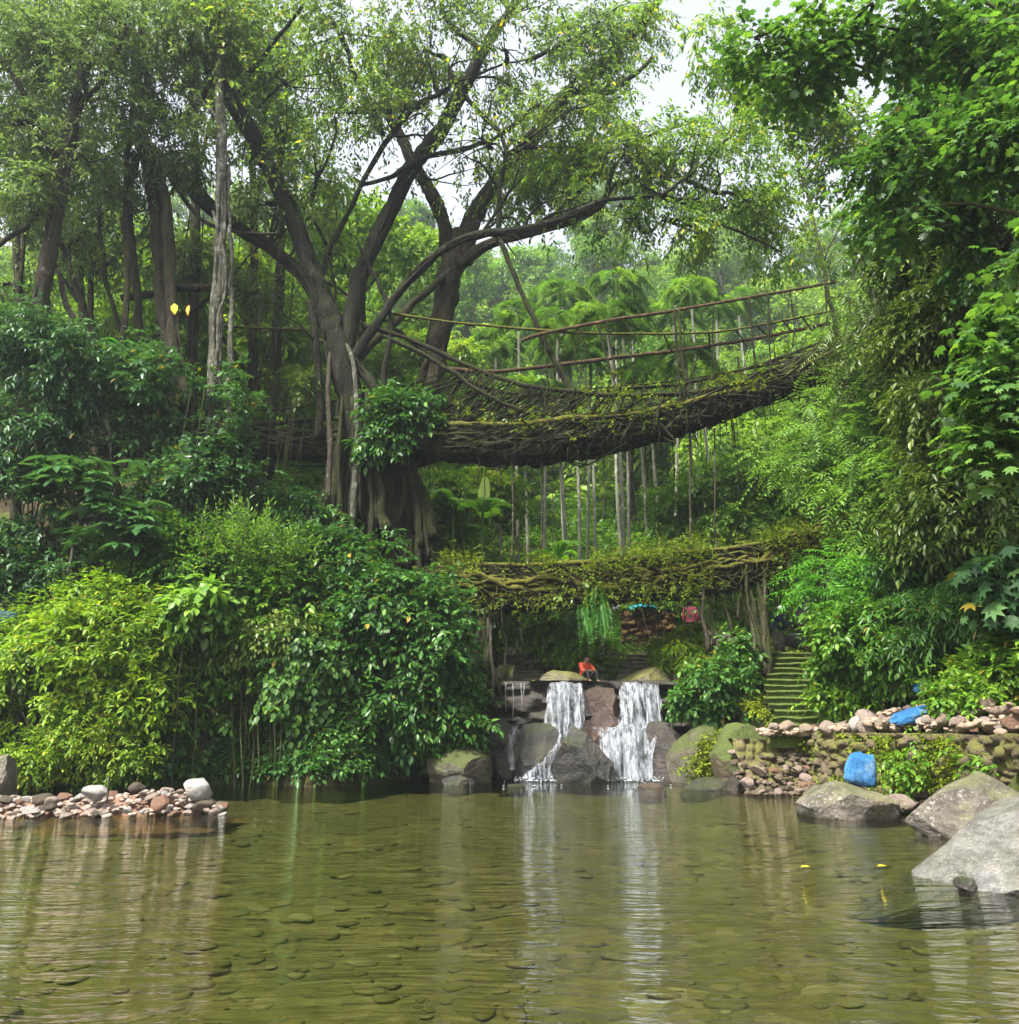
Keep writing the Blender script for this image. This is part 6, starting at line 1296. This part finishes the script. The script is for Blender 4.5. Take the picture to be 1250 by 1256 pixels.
# fallen leaves
LY = plain('yellow_leaf', (.62, .48, .02), .5); LO = plain('orange_leaf', (.6, .28, .03), .5)
def leaf_thing(label, c, L, W, d, nrm, mat):
    mb = MB(); leaves(mb, np.zeros((1, 3)), np.array([d], float), np.array([nrm], float), L, W, .5); o = mb.build('fallen_leaf' if nrm[2] > .9 else 'hanging_leaf', mat); o.location = Vector(c); prop(o, label, 'leaf')
for lab_, px, py, mt in (('yellow leaf floating left of the other, off the right boulders', 990, 1065, LY), ('yellow leaf floating nearer the right boulders', 1084, 1064, LY)):
    c = P(px, py, CAMZ/math.tan(math.atan((py-628)/1000)-TH)); leaf_thing(lab_, (c[0]-.07, c[1], .012), .16, .1, (1, .15, .02), (0, 0, 1), mt)
leaf_thing('large yellow leaf hanging in front of the grey fused fig tree', P(214, 372, 22.4), .36, .26, (.1, 0, -1), (.1, -1, .2), LY)
leaf_thing('orange leaf hanging beside the large yellow leaf', P(232, 374, 22.4), .34, .2, (-.1, 0, -1), (-.5, -1, .2), LO)

# ------------------------------------------------------------------ air, light, camera
def haze(density):
    mb = MB(); mb.box(np.array((0, 58.5, 49.)), np.array((184, 153, 104.))); b = NT('valley_haze')
    vol = b.n('ShaderNodeVolumePrincipled'.replace('ShaderNode', ''), {'Color': (.82, .9, 1., 1), 'Density': density, 'Anisotropy': .25})
    b.t.links.new(vol.outputs[0], b.out.inputs['Volume']); o = mb.build('haze', b.m, smooth=False); prop(o, kind='stuff')
HAZE = .0005
if HAZE: haze(HAZE)
SUN_EL, SUN_AZ = math.radians(55), math.radians(-140)     # azimuth from +Y towards +X
w = bpy.data.worlds.new('World'); sc.world = w; w.use_nodes = True; nt = w.node_tree; nt.nodes.clear()
sky = nt.nodes.new('ShaderNodeTexSky'); sky.sky_type = 'NISHITA'; sky.sun_disc = False; sky.sun_elevation = SUN_EL; sky.sun_rotation = SUN_AZ; sky.dust_density = 4.; sky.air_density = 1.2
hs = nt.nodes.new('ShaderNodeHueSaturation'); hs.inputs['Saturation'].default_value = .3
bgn = nt.nodes.new('ShaderNodeBackground'); bgn.inputs['Strength'].default_value = .1
ow = nt.nodes.new('ShaderNodeOutputWorld')
nt.links.new(sky.outputs[0], hs.inputs['Color']); nt.links.new(hs.outputs[0], bgn.inputs['Color']); nt.links.new(bgn.outputs[0], ow.inputs['Surface'])
sd = bpy.data.lights.new('sun', 'SUN'); sd.energy = 3.3; sd.angle = math.radians(8); sd.color = (1, .96, .88)
so = bpy.data.objects.new('sun', sd); COL.objects.link(so)
dirv = Vector((math.sin(SUN_AZ)*math.cos(SUN_EL), math.cos(SUN_AZ)*math.cos(SUN_EL), math.sin(SUN_EL)))
so.rotation_euler = dirv.to_track_quat('Z', 'Y').to_euler(); so.location = dirv*60
cam = bpy.data.cameras.new('camera'); co = bpy.data.objects.new('camera', cam); COL.objects.link(co); sc.camera = co
cam.sensor_fit = 'VERTICAL'; cam.sensor_height = 24; cam.lens = 24*1000/1256.; cam.clip_end = 1000; cam.clip_start = .05
co.location = (0, 0, CAMZ); co.rotation_euler = (math.pi/2+TH, 0, 0)
vs = sc.view_settings; vs.view_transform = 'Standard'; vs.look = 'None'; vs.gamma = 1; vs.exposure = 2.05
cy = sc.cycles
cy.max_bounces = 8; cy.diffuse_bounces = 3; cy.glossy_bounces = 3; cy.transmission_bounces = 4; cy.transparent_max_bounces = 12; cy.volume_bounces = 1
cy.caustics_reflective = False; cy.caustics_refractive = False; cy.use_denoising = True
